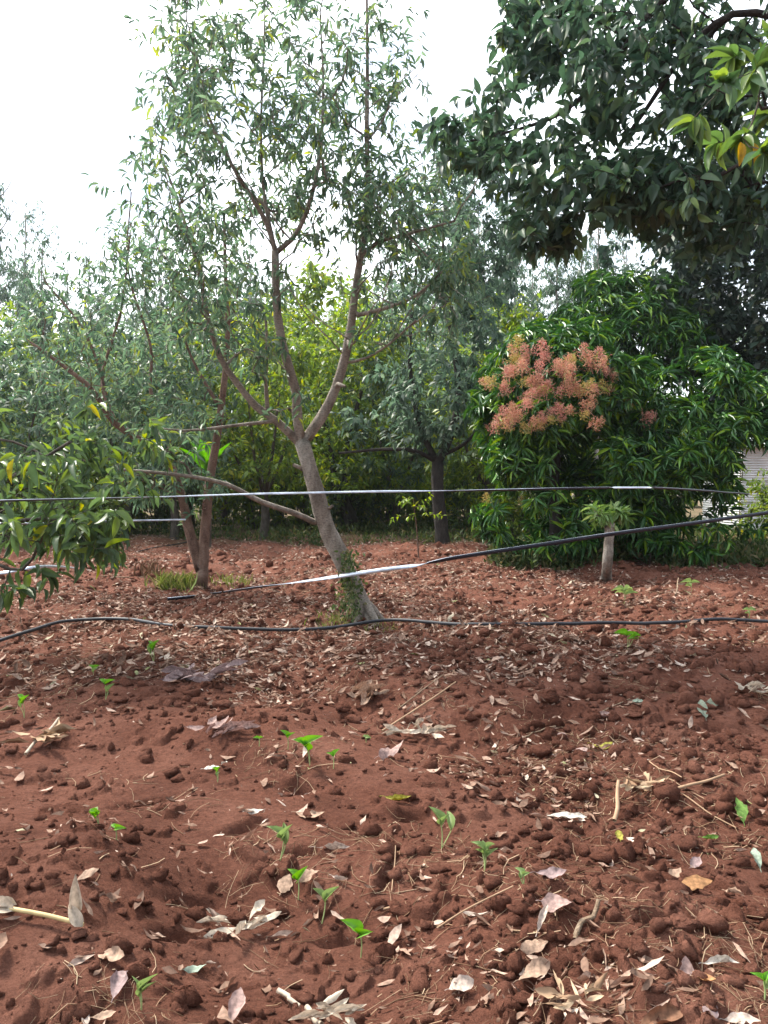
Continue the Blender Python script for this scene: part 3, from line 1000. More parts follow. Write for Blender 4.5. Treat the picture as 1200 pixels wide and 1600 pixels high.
def panicle_mesh(seed, mat):
    """branched flower spray: a main stem, side stems, tiny flowers"""
    rp_ = np.random.default_rng(seed)
    A = Acc()
    A.add(*tube(np.array([[0, 0, 0], [0.01, 0, .14], [0, 0, .3]]), [0.005, .004, .002], 4))
    pos = []
    for k in range(26):
        h = .04 + .26 * k / 26
        a = k * 2.4
        l = (.17 * (1 - .75 * k / 26)) * (.7 + .5 * rp_.random())
        e = np.array([math.cos(a) * l, math.sin(a) * l, h + .35 * l])
        A.add(*tube(np.array([[0, 0, h], e * .55 + np.array([0, 0, h * .42]), e]), [.0025, .002, .0012], 3))
        m = 11
        u = .3 + .7 * rp_.random((m, 1))
        pos.append(np.array([0, 0, h]) * (1 - u) + e * u + .012 * rp_.normal(size=(m, 3)))
    pos = np.vstack(pos)
    n = len(pos)
    A.add(*lay_leaves(DIAMOND, pos, rp_.normal(size=(n, 3)), rp_.normal(size=(n, 3)), 0.014 + 0.012 * rp_.random(n), 0.009 + 0.008 * rp_.random(n)))
    return A.mesh('flower_panicle', mat)


pans = [panicle_mesh(3, M['blossom']), panicle_mesh(4, M['blossom_pink']), panicle_mesh(5, M['blossom_green'])]
root, base = mango(21, (P(865, 850, 15.2) * np.array([1, 1, 0])) + np.array([0, 0, .02]),
                   [(862, 640, 92, 115, 15.2, 1.4, 420), (850, 770, 80, 80, 15, 1.2, 260), (905, 590, 60, 70, 15.4, 1.2, 150), (810, 590, 45, 60, 15.2, .7, 90)],
                   'mango tree with pink-orange blossom over its upper side')
rp2 = np.random.default_rng(9)
fl = [(808, 552), (800, 565), (815, 560), (890, 552), (905, 548), (880, 562), (915, 560), (900, 570), (935, 575), (945, 585), (928, 588), (940, 600), (830, 595), (838, 588), (860, 600), (850, 610), (868, 622), (862, 612),
      (815, 615), (822, 610), (810, 630), (805, 645), (775, 652), (782, 660), (828, 665), (835, 668), (862, 665), (925, 640), (908, 668), (955, 605), (790, 640), (770, 660), (848, 655), (872, 610), (842, 625), (918, 556), (895, 580), (950, 570), (785, 575), (795, 600), (850, 565), (870, 590), (885, 600), (945, 615), (905, 610), (765, 670), (845, 640), (880, 640), (835, 625), (920, 600), (955, 588), (825, 580), (870, 550), (800, 655), (985, 625), (1000, 640), (1018, 632)]
fr_ = np.random.default_rng(17)
for _ in range(34):
    a_, r_f = fr_.random() * 6.283, fr_.random() ** .5
    fl.append((855 + 100 * r_f * math.cos(a_), 602 + 72 * r_f * math.sin(a_)))
for (px, py) in fl:
    e = ((px - 860) / 105, (py - 640) / 125)
    dz = 15.2 - 1.5 * math.sqrt(max(0.05, 1 - e[0] ** 2 - e[1] ** 2)) - 0.85
    o = obj('flower_panicle', pans[int(rp2.random() * 2.35)], root, P(px + 9 * rp2.normal(), py + 10 + 9 * rp2.normal(), dz) - base)
    o.rotation_euler = (rp2.normal() * .55 + .4, rp2.normal() * .55, rp2.random() * 6)
    o.scale = [0.6 + 0.6 * rp2.random()] * 3
for (px, py) in [(735, 790), (790, 795)]:
    o = obj('flower_panicle', pans[2], root, P(px + 25, py, 14.3) - base)
    o.scale = [0.8] * 3
mango(22, (P(1030, 860, 15.6) * np.array([1, 1, 0])) + np.array([0, 0, .02]),
      [(1010, 680, 75, 110, 15.0, 1.3, 280), (1110, 660, 85, 95, 15.4, 1.3, 300), (1070, 790, 120, 85, 15.6, 1.3, 320), (985, 800, 65, 65, 15.2, .7, 120), (1165, 690, 45, 70, 15.6, .8, 110)],
      'all-green mango tree of drooping leaf whorls beside the blossoming one')
mango(23, (P(975, 840, 18.2) * np.array([1, 1, 0])) + np.array([0, 0, .02]),
      [(975, 515, 85, 75, 18.2, 1.4, 430), (920, 560, 60, 70, 18.4, 1.2, 200), (1030, 570, 70, 90, 18.0, 1.3, 220)],
      'taller bright green mango tree rising behind the other two mangoes')

# --- pollarded young tree in front of the mangoes
D = 12.4
base = G(947, 905)
t = Tree(31, 10)
t.limb([base - np.array([0, 0, .08])] + q((949, 880, D), (951, 850, D), (954, 818, D)), 0.088, 0.075, 0.08)
t.limb(q((953, 840, D), (940, 815, D), (930, 800, D)), 0.02, 0.008, 0.08)
rg = t.rng
T = px_ell(rg, 955, 797, 36, 26, D - .1, .33, 34)
t.grow(T, 0.2, 0.1, 0.01, tip=0.003)
root = thing('stump_tree', 'young tree cut back to a short stump with a tuft of pale leaves', 'tree', base)
finish(t, root, base, M['bark'], [('crown', M['leaf_tuft'], LEAF5, 5, 0.23, 0.25, 0.42, 0.08, 1.0)], 0.012)
for (px, py, d, lb) in [(1040, 862, 13.2, 'low mango sapling of dark leaves just right of the stump tree'), (1015, 880, 12.9, 'small dark leafy sapling close beside the stump tree')]:
    b_ = G(px, py)
    t = Tree(int(px), 5)
    t.limb([b_ - np.array([0, 0, .03]), b_ + np.array([.02, 0, .3]), b_ + np.array([0, 0, .62])], 0.014, 0.008, 0.1)
    t.grow(b_ + np.array([0, 0, .62]) + t.rng.normal(size=(9, 3)) * np.array([.2, .15, .14]), 0.2, 0.1, 0.01, tip=0.003)
    root = thing('mango_sapling', lb, 'sapling', b_)
    finish(t, root, b_, M['bark_mid'], [('crown', M['leaf_mango'], LEAF4, 7, 0.22, 0.2, 0.7, 0.1, 0.8)], 0.02)

# --- big dark tree behind the mangoes on the right
D = 18.5
base = np.array([10.7, 19.6, 0.0])
t = Tree(32, 10)
t.limb([base - np.array([0, 0, .2]), base + np.array([0, 0, 2]), base + np.array([-.2, 0, 4]), base + np.array([-.5, 0, 7])], 0.26, 0.1)
t.limb([base + np.array([0, 0, 2.6]), base + np.array([-1, -.3, 4]), base + np.array([-2, -.4, 6])], 0.12, 0.04)
t.limb([base + np.array([0, 0, 3]), base + np.array([1.5, 0, 5]), base + np.array([2.5, 0, 7])], 0.12, 0.04)
rg = t.rng
T = np.vstack([px_ell(rg, 1130, 380, 140, 150, D, 2.2, 760), px_ell(rg, 1160, 590, 110, 120, D, 1.8, 520), px_ell(rg, 1310, 480, 120, 170, D, 2, 220), px_ell(rg, 1080, 500, 70, 90, D + 1, 1.5, 200)])
T = T[~((600 + F * T[:, 0] / T[:, 1] > 1120) & (760 - F * (T[:, 2] - CAM_H) / T[:, 1] > 668))]
t.grow(T, 0.2, 0.4, 0.04, lift=0.04)
root = thing('avocado_tree', 'tall dense dark tree standing behind the mangoes at the right edge', 'tree', base)
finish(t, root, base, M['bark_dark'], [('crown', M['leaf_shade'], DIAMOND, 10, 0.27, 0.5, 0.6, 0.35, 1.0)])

# --- tree with the dark slim trunk in the orchard behind
D = 19.5
base = G(692, 850)
D = base[1]
t = Tree(33, 10)
t.limb([base - np.array([0, 0, .1])] + q((690, 830, D), (686, 790, D), (683, 750, D), (684, 722, D)), 0.20, 0.15, 0.2)
t.limb(q((684, 722, D), (700, 690, D), (712, 650, D), (716, 600, D), (700, 480, D), (690, 350, D)), 0.12, 0.03, 0.3)
t.limb(q((683, 722, D), (650, 705, D - .2), (600, 702, D - .3), (530, 708, D - .5)), 0.07, 0.03, 0.3)
t.limb(q((683, 725, D), (655, 660, D), (640, 560, D), (650, 420, D)), 0.09, 0.03, 0.3)
t.limb(q((690, 712, D), (730, 690, D), (770, 640, D)), 0.06, 0.03, 0.3)
rg = t.rng
T = np.vstack([px_ell(rg, 690, 330, 80, 130, D, 2, 260), px_ell(rg, 700, 500, 95, 120, D, 2.2, 300), px_ell(rg, 620, 640, 80, 70, D - .3, 1.4, 130), px_ell(rg, 730, 640, 60, 80, D, 1.3, 120), px_ell(rg, 760, 400, 55, 120, D, 1.3, 170), px_ell(rg, 800, 330, 45, 80, D + .5, 1.0, 70), px_ell(rg, 740, 260, 50, 70, D, 1.0, 80)])
t.grow(T, 0.2, 0.45, 0.05, lift=0.05)
root = thing('avocado_tree', 'tall avocado tree on a slim blackish trunk in the orchard behind the main tree', 'tree', base)
finish(t, root, base, M['bark_dark'], [('crown', M['leaf_grey'], DIAMOND, 9, 0.25, 0.36, 0.9, 0.4, 1.0)])

# --- tree with two leaning dark stems
base = G(552, 834)
D = base[1]
t = Tree(34, 10)
t.limb([base - np.array([0, 0, .1])] + q((540, 800, D), (525, 760, D), (515, 700, D), (500, 600, D)), 0.17, 0.06, 0.3)
t.limb([base] + q((553, 810, D), (540, 770, D), (545, 690, D), (570, 590, D)), 0.14, 0.05, 0.3)
rg = t.rng
T = np.vstack([px_ell(rg, 520, 590, 110, 110, D, 2.6, 420), px_ell(rg, 560, 730, 90, 60, D - .5, 1.6, 170), px_ell(rg, 460, 700, 70, 60, D, 1.5, 110), px_ell(rg, 590, 520, 70, 70, D, 1.6, 130)])
t.grow(T, 0.2, 0.5, 0.05)
root = thing('avocado_tree', 'bushy yellow-green avocado tree on two dark leaning stems behind the main trunk', 'tree', base)
finish(t, root, base, M['bark_dark'], [('crown', M['leaf_yg'], DIAMOND, 8, 0.25, 0.4, 0.7, 0.4, 1.0)])


# --- generic orchard and forest trees, each kind built once and copied
def generic(kind, seed, label):
    t = Tree(seed, 8)
    rg = t.rng
    O = np.zeros(3)
    if kind == 'orchard_tree':
        t.limb([[0, 0, -.2], [.1, 0, .7], [.05, .1, 1.5]], 0.16, 0.12, 0.3)
        for k in range(5):
            a = k * 1.26 + rg.random()
            t.limb([[.05, .1, 1.4], [.8 * math.cos(a), .8 * math.sin(a), 2.6], [1.5 * math.cos(a), 1.5 * math.sin(a), 4.6]], 0.075, 0.025, 0.35)
        T = np.vstack([loc_ell(rg, (0, 0, 4.3), (2.6, 2.6, 2.3), 520), loc_ell(rg, (.3, 0, 6.3), (1.5, 1.5, 1.6), 150), loc_ell(rg, (0, 0, 2.3), (2.5, 2.5, .9), 150)])
        t.grow(T, .2, .5, .05)
        cr = [('crown', M['leaf'] if seed % 2 else M['leaf_yg'], DIAMOND, 8, 0.27, 0.38, 0.7, 0.4, 1.0)]
        bark = M['bark_mid']
    elif kind == 'gum_tree':
        t.limb([[0, 0, -.3], [.1, .05, 3], [-.05, 0, 7], [.1, .1, 11], [.05, 0, 15]], 0.13, 0.02, 0.6, 0.03)
        for k in range(16):
            a, h = rg.random() * 6.28, 4 + 10 * k / 16
            ln = 1.7 * (1 - 0.5 * k / 16)
            t.limb([[0, 0, h], [.5 * ln * math.cos(a), .5 * ln * math.sin(a), h + .7], [ln * math.cos(a), ln * math.sin(a), h + 1.7]], 0.03, 0.01, 0.4, 0.02)
        T = np.vstack([loc_ell(rg, (0, 0, 10.5), (1.7, 1.7, 4.6), 330, 9, .13), loc_ell(rg, (0, 0, 7), (1.9, 1.9, 3), 110, 9, .13)])
        t.grow(T, .2, .5, .05)
        cr = [('crown', M['leaf_grey'], DIAMOND, 9, 0.30, 0.22, 1.3, 0.5, 1.0)]
        bark = M['bark_white']
    else:  # leafy shrub clothed to the ground
        for k in range(6):
            a = k * 1.05 + rg.random() * .5
            t.limb([[.1 * math.cos(a), .1 * math.sin(a), -.1], [.4 * math.cos(a), .4 * math.sin(a), .8], [.8 * math.cos(a), .8 * math.sin(a), 1.8]], 0.035, 0.015, 0.3)
        T = np.vstack([loc_ell(rg, (0, 0, 1.25), (1.6, 1.5, 1.15), 420, 8, .2)])
        T[:, 2] = np.maximum(T[:, 2], 0.1)
        t.grow(T, .2, .35, .04)
        cr = [('crown', M['leaf_yg'] if seed % 2 else M['leaf_low'], DIAMOND, 8, 0.22, 0.4, 0.5, 0.35, 1.0)]
        bark = M['bark_mid']
    root = thing(kind, label, 'shrub' if kind == 'shrub' else 'tree', (0, 0, 0))
    finish(t, root, O, bark, cr)
    return root


used = {}


def plant(proto, px, d, sc, rz, label, group):
    p = P(px, 760, d)
    loc = (p[0], p[1], 0.0)
    if proto.name not in used:
        used[proto.name] = 1
        proto.location, proto.rotation_euler, proto.scale = loc, (0, 0, rz), (sc, sc, sc)
        proto['label'], proto['group'] = label, group
        return proto
    return dup(proto, loc, rz, sc, label, group)


oa = generic('orchard_tree', 41, '')
ob = generic('orchard_tree', 42, '')
ga = generic('gum_tree', 43, '')
gb = generic('gum_tree', 44, '')
sa = generic('shrub', 45, '')
sb = generic('shrub', 46, '')
gr1 = 'orchard trees standing behind the plot'
for pr, px, d, sc, rz, lb in [
    (oa, 195, 24, 1.0, 0.3, 'dark-trunked orchard tree seen between the left edge foliage and the twin-stemmed tree'),
    (ob, 60, 27, 1.0, 1.4, 'orchard tree behind the low leafy branches at the left edge'),
    (ob, 350, 30, 1.15, 2.2, 'pale green orchard tree behind the reddish stem of the twin-stemmed tree'),
    (oa, 440, 33, 1.1, 4.0, 'orchard tree filling the gap left of the leaning main trunk'),
    (ob, 640, 33, 1.0, 5.0, 'orchard tree behind the slim blackish trunk'),
    (oa, 790, 30, 1.05, 1.0, 'orchard tree peeping out just left of the blossoming mango'),
    (ob, -90, 24, 1.1, 3.3, 'orchard tree cut by the left border far behind'),
    (oa, 1240, 32, 1.2, 2.0, 'orchard tree behind the iron sheet shed'),
    (ob, 900, 36, 1.1, 0.4, 'orchard tree mostly hidden behind the mangoes, under the gum trees'),
    (ob, 410, 21.5, 0.85, 0.1, 'slender yellow-green orchard tree just left of the fork of the main tree'),
    (ob, 505, 31, 1.35, 3.6, 'tall yellow-green orchard tree seen between the middle and right limbs of the main tree'),
    (oa, 345, 33, 1.45, 5.8, 'tallest orchard tree behind the left limbs of the main tree'),
    (ob, 590, 36, 1.5, 2.4, 'tall orchard tree far behind the right limb of the main tree'),
    (oa, 620, 26, 0.95, 4.5, 'orchard tree between the main tree and the slim blackish trunk'),
    (oa, 0, 20, 0.8, 4.0, 'orchard tree close behind the low leafy branches at the left border'),
    (ob, 760, 23.5, 0.95, 5.6, 'yellow-green orchard tree just left of the mango, right of the blackish trunk'),
    (oa, 270, 21, 0.85, 1.1, 'orchard tree right behind the twin stems'),
    (oa, 300, 27, 0.95, 2.9, 'orchard tree behind the gap between the twin stems and the main tree'),
    (ob, 120, 33, 1.15, 0.7, 'orchard tree filling the gap above the lowest strap at the left'),
    (oa, 700, 38, 1.25, 3.1, 'orchard tree far behind the slim blackish trunk, under the white-stemmed gums'),
    (ob, 480, 28, 1.05, 1.9, 'yellow-green orchard tree close behind the fork of the main tree'),
    (oa, 560, 40, 1.2, 0.9, 'farthest orchard tree beyond the two dark leaning stems'),
    (ob, 250, 40, 1.3, 4.4, 'farthest orchard tree on the left below the gum trees')]:
    plant(pr, px, d, sc, rz, lb, gr1)
gr2 = 'tall thin gum trees behind the orchard'
for pr, px, d, sc, rz, lb in [
    (ga, 0, 30, 0.92, 0.2, 'tall thin gum tree rising at the left border'),
    (gb, 45, 37, 0.95, 1.1, 'second gum tree from the left border, slim and hazy'),
    (ga, 110, 42, 0.9, 2.0, 'third gum tree from the left border, low against the white sky'),
    (gb, 165, 40, 0.85, 3.0, 'fourth gum tree from the left border, behind spreading branches'),
    (ga, 235, 44, 1.0, 4.1, 'gum tree behind the upper left limb of the twin-stemmed tree'),
    (gb, 690, 46, 1.0, 5.0, 'white-stemmed gum tree behind the slim blackish trunk'),
    (ga, 735, 44, 0.95, 1.6, 'white-stemmed gum tree in the bright gap left of the blossom'),
    (gb, 832, 38, 0.85, 2.4, 'thin gum tree standing alone above the blossoming mango'),
    (ga, 905, 40, 1.0, 0.7, 'gum tree in the sky gap above the tallest mango'),
    (gb, 975, 42, 1.0, 3.9, 'gum tree behind the hanging dark canopy'),
    (ga, 1060, 45, 1.1, 5.5, 'gum tree at the right behind the dense dark tree'),
    (gb, 70, 25, 0.62, 0.9, 'small slim gum tree with a pale stem left of the spreading branches'),
    (ga, 145, 27, 0.66, 2.2, 'small slim gum tree among the spreading branches at the left'),
    (gb, 250, 29, 0.72, 5.1, 'small gum tree between the two limbs of the twin-stemmed tree'),
    (ga, 395, 30, 0.75, 3.7, 'small gum tree seen left of the middle limb of the main tree'),
    (gb, 610, 32, 0.78, 4.3, 'small gum tree right of the right limb of the main tree'),
    (ga, 800, 29, 0.78, 5.9, 'gum tree with drooping foliage over the left side of the blossoming mango'),
    (gb, 870, 31, 0.86, 0.9, 'gum tree right of the thin one above the blossom'),
    (ga, 935, 30, 0.88, 3.0, 'gum tree over the top of the tallest mango'),
    (gb, 745, 27, 0.74, 4.8, 'gum tree close right of the tall avocado on the blackish trunk'),
    (gb, 715, 40, 1.12, 3.3, 'tall pale gum tree rising behind the tall avocado on the blackish trunk'),
    (ga, 790, 41, 1.15, 1.2, 'tallest pale gum tree in the gap between the main tree and the hanging canopy'),
    (ga, 655, 36, 0.82, 0.2, 'white-stemmed gum tree just left of the blackish trunk'),
    (gb, 770, 33, 0.75, 1.9, 'small gum tree just left of the blossoming mango'),
    (gb, 400, 48, 0.95, 2.9, 'gum tree far behind the middle limb of the main tree'),
    (ga, 520, 50, 0.9, 3.4, 'gum tree far behind the right limb of the main tree')]:
    plant(pr, px, d, sc, rz, lb, gr2)
gr3 = 'leafy shrubs along the back of the plot'
for pr, px, d, sc, rz, lb in [
    (sa, 170, 25, 1.0, 3.3, 'shrub just left of the dark-trunked orchard tree'), (sb, 540, 25.5, .85, 1.7, 'low shrub behind the two dark leaning stems'),
    (sa, 700, 29, 1.1, 2.9, 'shrub right behind the slim blackish trunk'), (sb, 60, 27, 1.1, 4.6, 'shrub left of the one behind the lowest strap'),
    (sa, 800, 22, .8, .2, 'shrub at the left foot of the blossoming mango'),
    (sa, 100, 21, 1.0, 0, 'shrub behind the lowest strap at the left'), (sb, 250, 26, 0.9, 1, 'shrub between the dark trunk and the twin stems'),
    (sa, 400, 27, 1.1, 2, 'shrub left of the leaning main trunk'), (sb, 470, 29, 1.2, 3, 'shrub directly behind the leaning main trunk'),
    (sa, 600, 28, 1.1, 4, 'dark shrub right of the two leaning stems'), (sb, 655, 31, 1.0, 5, 'shrub left of the slim blackish trunk'),
    (sb, 740, 25, 0.9, 0.6, 'pale shrub between the blackish trunk and the mango'), (sa, 0, 23, 1.1, 2.6, 'shrub at the left border behind the leaves'),
    (sb, 330, 34, 1.2, 4.2, 'far shrub behind the twin stems'), (sa, 1230, 20, 0.8, 1.3, 'shrub at the right border in front of the shed')]:
    plant(pr, px, d, sc, rz, lb, gr3)

# banana plant with bright broad leaves behind the twin-stemmed tree
bl = P(322, 760, 17.5) * np.array([1, 1, 0])
root = thing('banana_plant', 'banana plant with broad bright green leaves behind the twin stems', 'plant', bl)
v, qd = tube([[0, 0, -.1], [.03, 0, .8], [0, 0, 1.7]], [.11, .09, .06], 10)
obj('stem', mesh('stem', v, qd, M['bark_mid'], True), root)
rb = np.random.default_rng(4)
for k in range(6):
    a = k * 0.9 + .3
    L_ = 0.8 + .25 * rb.random()
    ax = np.array([[math.cos(a) * .33, math.sin(a) * .33, 1.0]])
    v, qd = lay_leaves(leaf_tpl(10, .5, .25 + .2 * (k % 3), 0.75, 5, 0.02, k), np.array([[0, 0, 1.6 + .25 * (k % 2)]]), ax, np.array([[-math.cos(a), -math.sin(a), .6]]), np.array([L_]), np.array([.30]))
    obj('leaf', mesh('leaf', v, qd, M['banana'], True), root)

# far closed wood: one mass
rw = np.random.default_rng(77)
n = 42000
xx = (rw.random(n) - .5) * 130
hh = 6.5 + 3 * (noise(xx, xx * 0, 5, 3) + noise(xx, xx * 0, 1.7, 4))
pp = np.stack([xx, 56 + 6 * rw.random(n) + 0.004 * xx ** 2 * -1, hh * rw.random(n) ** 0.8], -1)
v, qd = lay_leaves(DIAMOND, pp, rw.normal(size=(n, 3)) + np.array([0, 0, -.4]), rw.normal(size=(n, 3)), 0.5 + .35 * rw.random(n), .26 + .15 * rw.random(n))
o = obj('far_wood', mesh('far_wood', v, qd, M['leaf_yg']))
tag(o, 'far grey-green wood closing the view low behind the trees', 'wood', None, 'stuff')

# ------------------------------------------------------------------ shed of iron sheets at the right edge
x0, x1, yy = 11.1, 17.0, 24.0
root = thing('shed', 'pale corrugated iron shed partly hidden at the right edge', 'shed', (14, yy, 0))
o3 = np.array([14, yy, 0])


def corrug(xa, xb, za, zb, y, pitch=0.075, amp=0.014):
    z = np.arange(za, zb, pitch / 6)
    yv = y + amp * np.sin(z * 2 * math.pi / pitch)
    Va = np.concatenate([np.stack([np.full_like(z, xa), yv, z], -1), np.stack([np.full_like(z, xb), yv, z], -1)])
    k = np.arange(len(z) - 1)
    return Va, np.stack([k, k + len(z), k + len(z) + 1, k + 1], -1)


for k, (za, zb, dy) in enumerate([(0.15, 1.05, 0), (1.0, 1.75, -.03), (1.7, 2.7, -.06)]):
    v, qd = corrug(x0, x1, za, zb, yy + dy)
    obj('wall_sheet', mesh('wall_sheet', v - o3, qd, M['iron'], True), root)
v, qd = corrug(0, 3.2, 0, 6.3, 0)
v = np.stack([v[:, 2] + x0 - .15, yy - .35 + v[:, 0], 2.72 + .22 * v[:, 0] + v[:, 1]], -1)
obj('roof', mesh('roof', v - o3, qd, M['iron'], True), root)
for xp in (x0 + .02, x0 + 3, x1 - .05):
    v, qd = tube([[xp, yy + .1, -.1], [xp, yy + .1, 2.7]], .05, 6)
    obj('post', mesh('post', v - o3, qd, M['timber']), root)
v, qd = corrug(0, 2.9, .15, 2.7, 0)
obj('wall_sheet', mesh('wall_sheet', np.stack([np.full(len(v), x0) + v[:, 1], yy + .02 + v[:, 0], v[:, 2]], -1) - o3, qd, M['iron'], True), root)


# ------------------------------------------------------------------ straps and hose
def strap(name, label, pts, width, tilt, thick=0.003):
    """flat plastic strap; tilt = list of angles (deg) of its face above the horizontal at each point"""
    pts = np.array(pts)
    c = catmull(pts, 0.06)
    k = np.concatenate([[0], np.cumsum(np.linalg.norm(np.diff(pts, axis=0), axis=1))])
    kk = np.concatenate([[0], np.cumsum(np.linalg.norm(np.diff(c, axis=0), axis=1))])
    k, kk = k / k[-1], kk / kk[-1]
    ti = np.radians(np.interp(kk, k, tilt)) + 0.12 * np.sin(kk * 23) + 0.06 * np.sin(kk * 57 + 1)
    T = nrm(np.gradient(c, axis=0))
    back = nrm(np.cross(np.array([0, 0, 1.0]), T))     # horizontal, away from camera for left-to-right runs
    up = np.cross(T, back)
    nml = -back * np.cos(ti)[:, None] + up * np.sin(ti)[:, None]
    wv = np.cross(nml, T)
    V = np.stack([c - wv * width / 2 - nml * thick, c + wv * width / 2 - nml * thick, c + wv * width / 2 + nml * thick, c + nml * thick * 1.8, c - wv * width / 2 + nml * thick], 1)
    n = len(c)
    a = np.arange(n - 1)[:, None] * 5 + np.arange(5)[None]
    b = np.arange(n - 1)[:, None] * 5 + (np.arange(5)[None] + 1) % 5
    Q = np.stack([a, b, b + 5, a + 5], -1).reshape(-1, 4)
    me = mesh(name, V.reshape(-1, 3), Q, M['tape'], False)
    me.materials.append(M['tape_dark'])
    me.polygons.foreach_set('material_index', np.tile(np.array([1, 0, 0, 0, 0], np.int32), n - 1))  # back face plain black, other faces carry the painted shine
    o = obj(name, me)
    return tag(o, label, 'strap', 'straps stretched across the plot')


strap('strap', 'upper black plastic strap stretched level across the leaning trunk, with a painted white shine on the left',
      [P(-120, 786, 4.6), P(60, 781, 5.2), P(230, 777, 6.2), P(390, 772, 7.6), P(490, 770, 8.3), P(600, 768, 8.5), P(760, 766, 8.9), P(900, 763, 9.3), P(950, 762.2, 9.55), P(960, 762, 9.6), P(1012, 762, 9.8), P(1022, 762.2, 9.86), P(1090, 766, 10.8), P(1170, 772, 13)], 0.027,
      [112, 108, 96, 62, 28, 34, 142, 168, 160, 30, 26, 165, 170, 172])
strap('strap', 'lower black plastic strap slanting from the soil up to the right across the trunk',
      [G(262, 936, .03), G(300, 932, .03), G(345, 926, .03), P(400, 918, 9.7), P(470, 909, 8.9), P(540, 899, 8.30), P(600, 890, 8.2), P(648, 884, 8.2), P(680, 877.5, 8.2), P(720, 870, 8.2), P(840, 852, 8.3), P(960, 834, 8.5), P(1080, 818, 8.8), P(1200, 801, 9.1), P(1300, 790, 9.4)], 0.043,
      [150, 145, 135, 118, 70, 30, 28, 34, 125, 158, 172, 178, 180, 176, 176])
strap('strap', 'thin strap crossing behind the low leaves at the left, half hidden by them',
      [P(-60, 818, 9.9), P(80, 817, 10.2), P(180, 814, 10.6), P(290, 812, 11.2)], 0.025, [22, 15, 24, 8])
strap('strap', 'short bluish strap emerging low at the left border under the leaves',
      [P(-80, 905, 8.0), P(0, 896, 8.3), P(70, 885, 8.7), G(120, 884, 0.02)], 0.035, [24, 24, 22, 20])


def hose(name, label, pix, r, lift=0.0):
    p = np.array([G(x, y) for x, y in pix])
    c = catmull(p, 0.08)
    z = ground_z(c[:, 0], c[:, 1])
    k = np.ones(21) / 21
    zs = np.convolve(np.pad(z, 10, 'edge'), k, 'valid')
    zs = np.convolve(np.pad(np.maximum(zs, z - .02), 6, 'edge'), np.ones(13) / 13, 'valid')
    c[:, 2] = zs + r + lift
    c[:, 1] = np.convolve(np.pad(c[:, 1], 6, 'edge'), np.ones(13) / 13, 'valid')
    c[:6, 1] = p[0, 1]
    c[-6:, 1] = p[-1, 1]
    v, qd = tube(c, r, 10)
    return tag(obj(name, mesh(name, v, qd, M['hose'], True)), label, 'hose', 'black irrigation hoses')


hose('hose', 'black irrigation hose snaking across the whole width of the soil', [(-150, 1060), (-60, 1030), (0, 1010), (50, 994), (100, 981), (150, 976), (210, 975), (260, 979), (330, 984), (420, 990), (520, 990), (600, 985), (650, 983), (740, 982), (850, 984), (930, 985), (975, 976), (1040, 972), (1100, 972), (1150, 975), (1200, 980), (1320, 990)], 0.017, 0.032)
hose('hose', 'black hose at the back running behind the twin stems', [(185, 866), (240, 857), (290, 848), (330, 841), (365, 836)], 0.014, 0.01)
# white cord on the soil near the grass
p = np.array([G(x, y, .012) for x, y in [(325, 930), (345, 926), (370, 921), (400, 917), (430, 914)]])


# ------------------------------------------------------------------ grass and weeds
def blades(rng, cx, cy, n, spread, hmin, hmax, wd, lean=.35):
    x, y = cx + spread * rng.normal(size=n), cy + spread * rng.normal(size=n)
    pos = np.stack([x, y, ground_z(x, y) - .01], -1)
    ax = np.stack([lean * rng.normal(size=n), lean * rng.normal(size=n), np.ones(n)], -1)
    h = hmin + (hmax - hmin) * rng.random(n)
    return lay_leaves(leaf_tpl(4, .3, .3), pos, ax, rng.normal(size=(n, 3)) + np.array([0, -.5, .4]), h, np.full(n, wd))


rgz = np.random.default_rng(88)
for (px, py, n, sp, h0, h1, lb) in [(275, 920, 520, .15, .06, .30, 'thick green grass tuft at the foot of the twin-stemmed tree'), (362, 914, 110, .17, .05, .2, 'thin pale grass tuft right of the twin stems'),
                                   (238, 900, 60, .10, .08, .36, 'tall reddish dry grass left of the green tuft'), (522, 972, 120, .10, .04, .12, 'low weeds at the foot of the leaning main trunk'),
                                   (600, 975, 60, .12, .03, .09, 'small weeds right of the leaning main trunk')]:
    p = G(px, py)
    v, qd = blades(rgz, p[0], p[1], n, sp, h0, h1, 0.006)
    tag(obj('grass_tuft', mesh('grass_tuft', v - p, qd, M['straw'] if 'dry' in lb else M['grass'], True), None, p), lb, 'grass', 'grass tufts')
# thin dry stem with leaves in front of the orchard
p = G(655, 865)
t = Tree(61, 5)
t.limb([p - np.array([0, 0, .05]), p + np.array([-.05, 0, .7]), p + np.array([-.12, 0, 1.35])], .02, .008, .15)
t.grow(p + np.array([-.1, 0, 1.15]) + t.rng.normal(size=(14, 3)) * np.array([.28, .2, .2]), .2, .12, .01, tip=.003)
root = thing('sapling', 'spindly sapling with few pale leaves in front of the blackish trunk', 'sapling', p)
finish(t, root, p, M['bark_red'], [('crown', M['leaf_yg'], LEAF4, 4, .13, .4, .5, .1, .8)], .02)

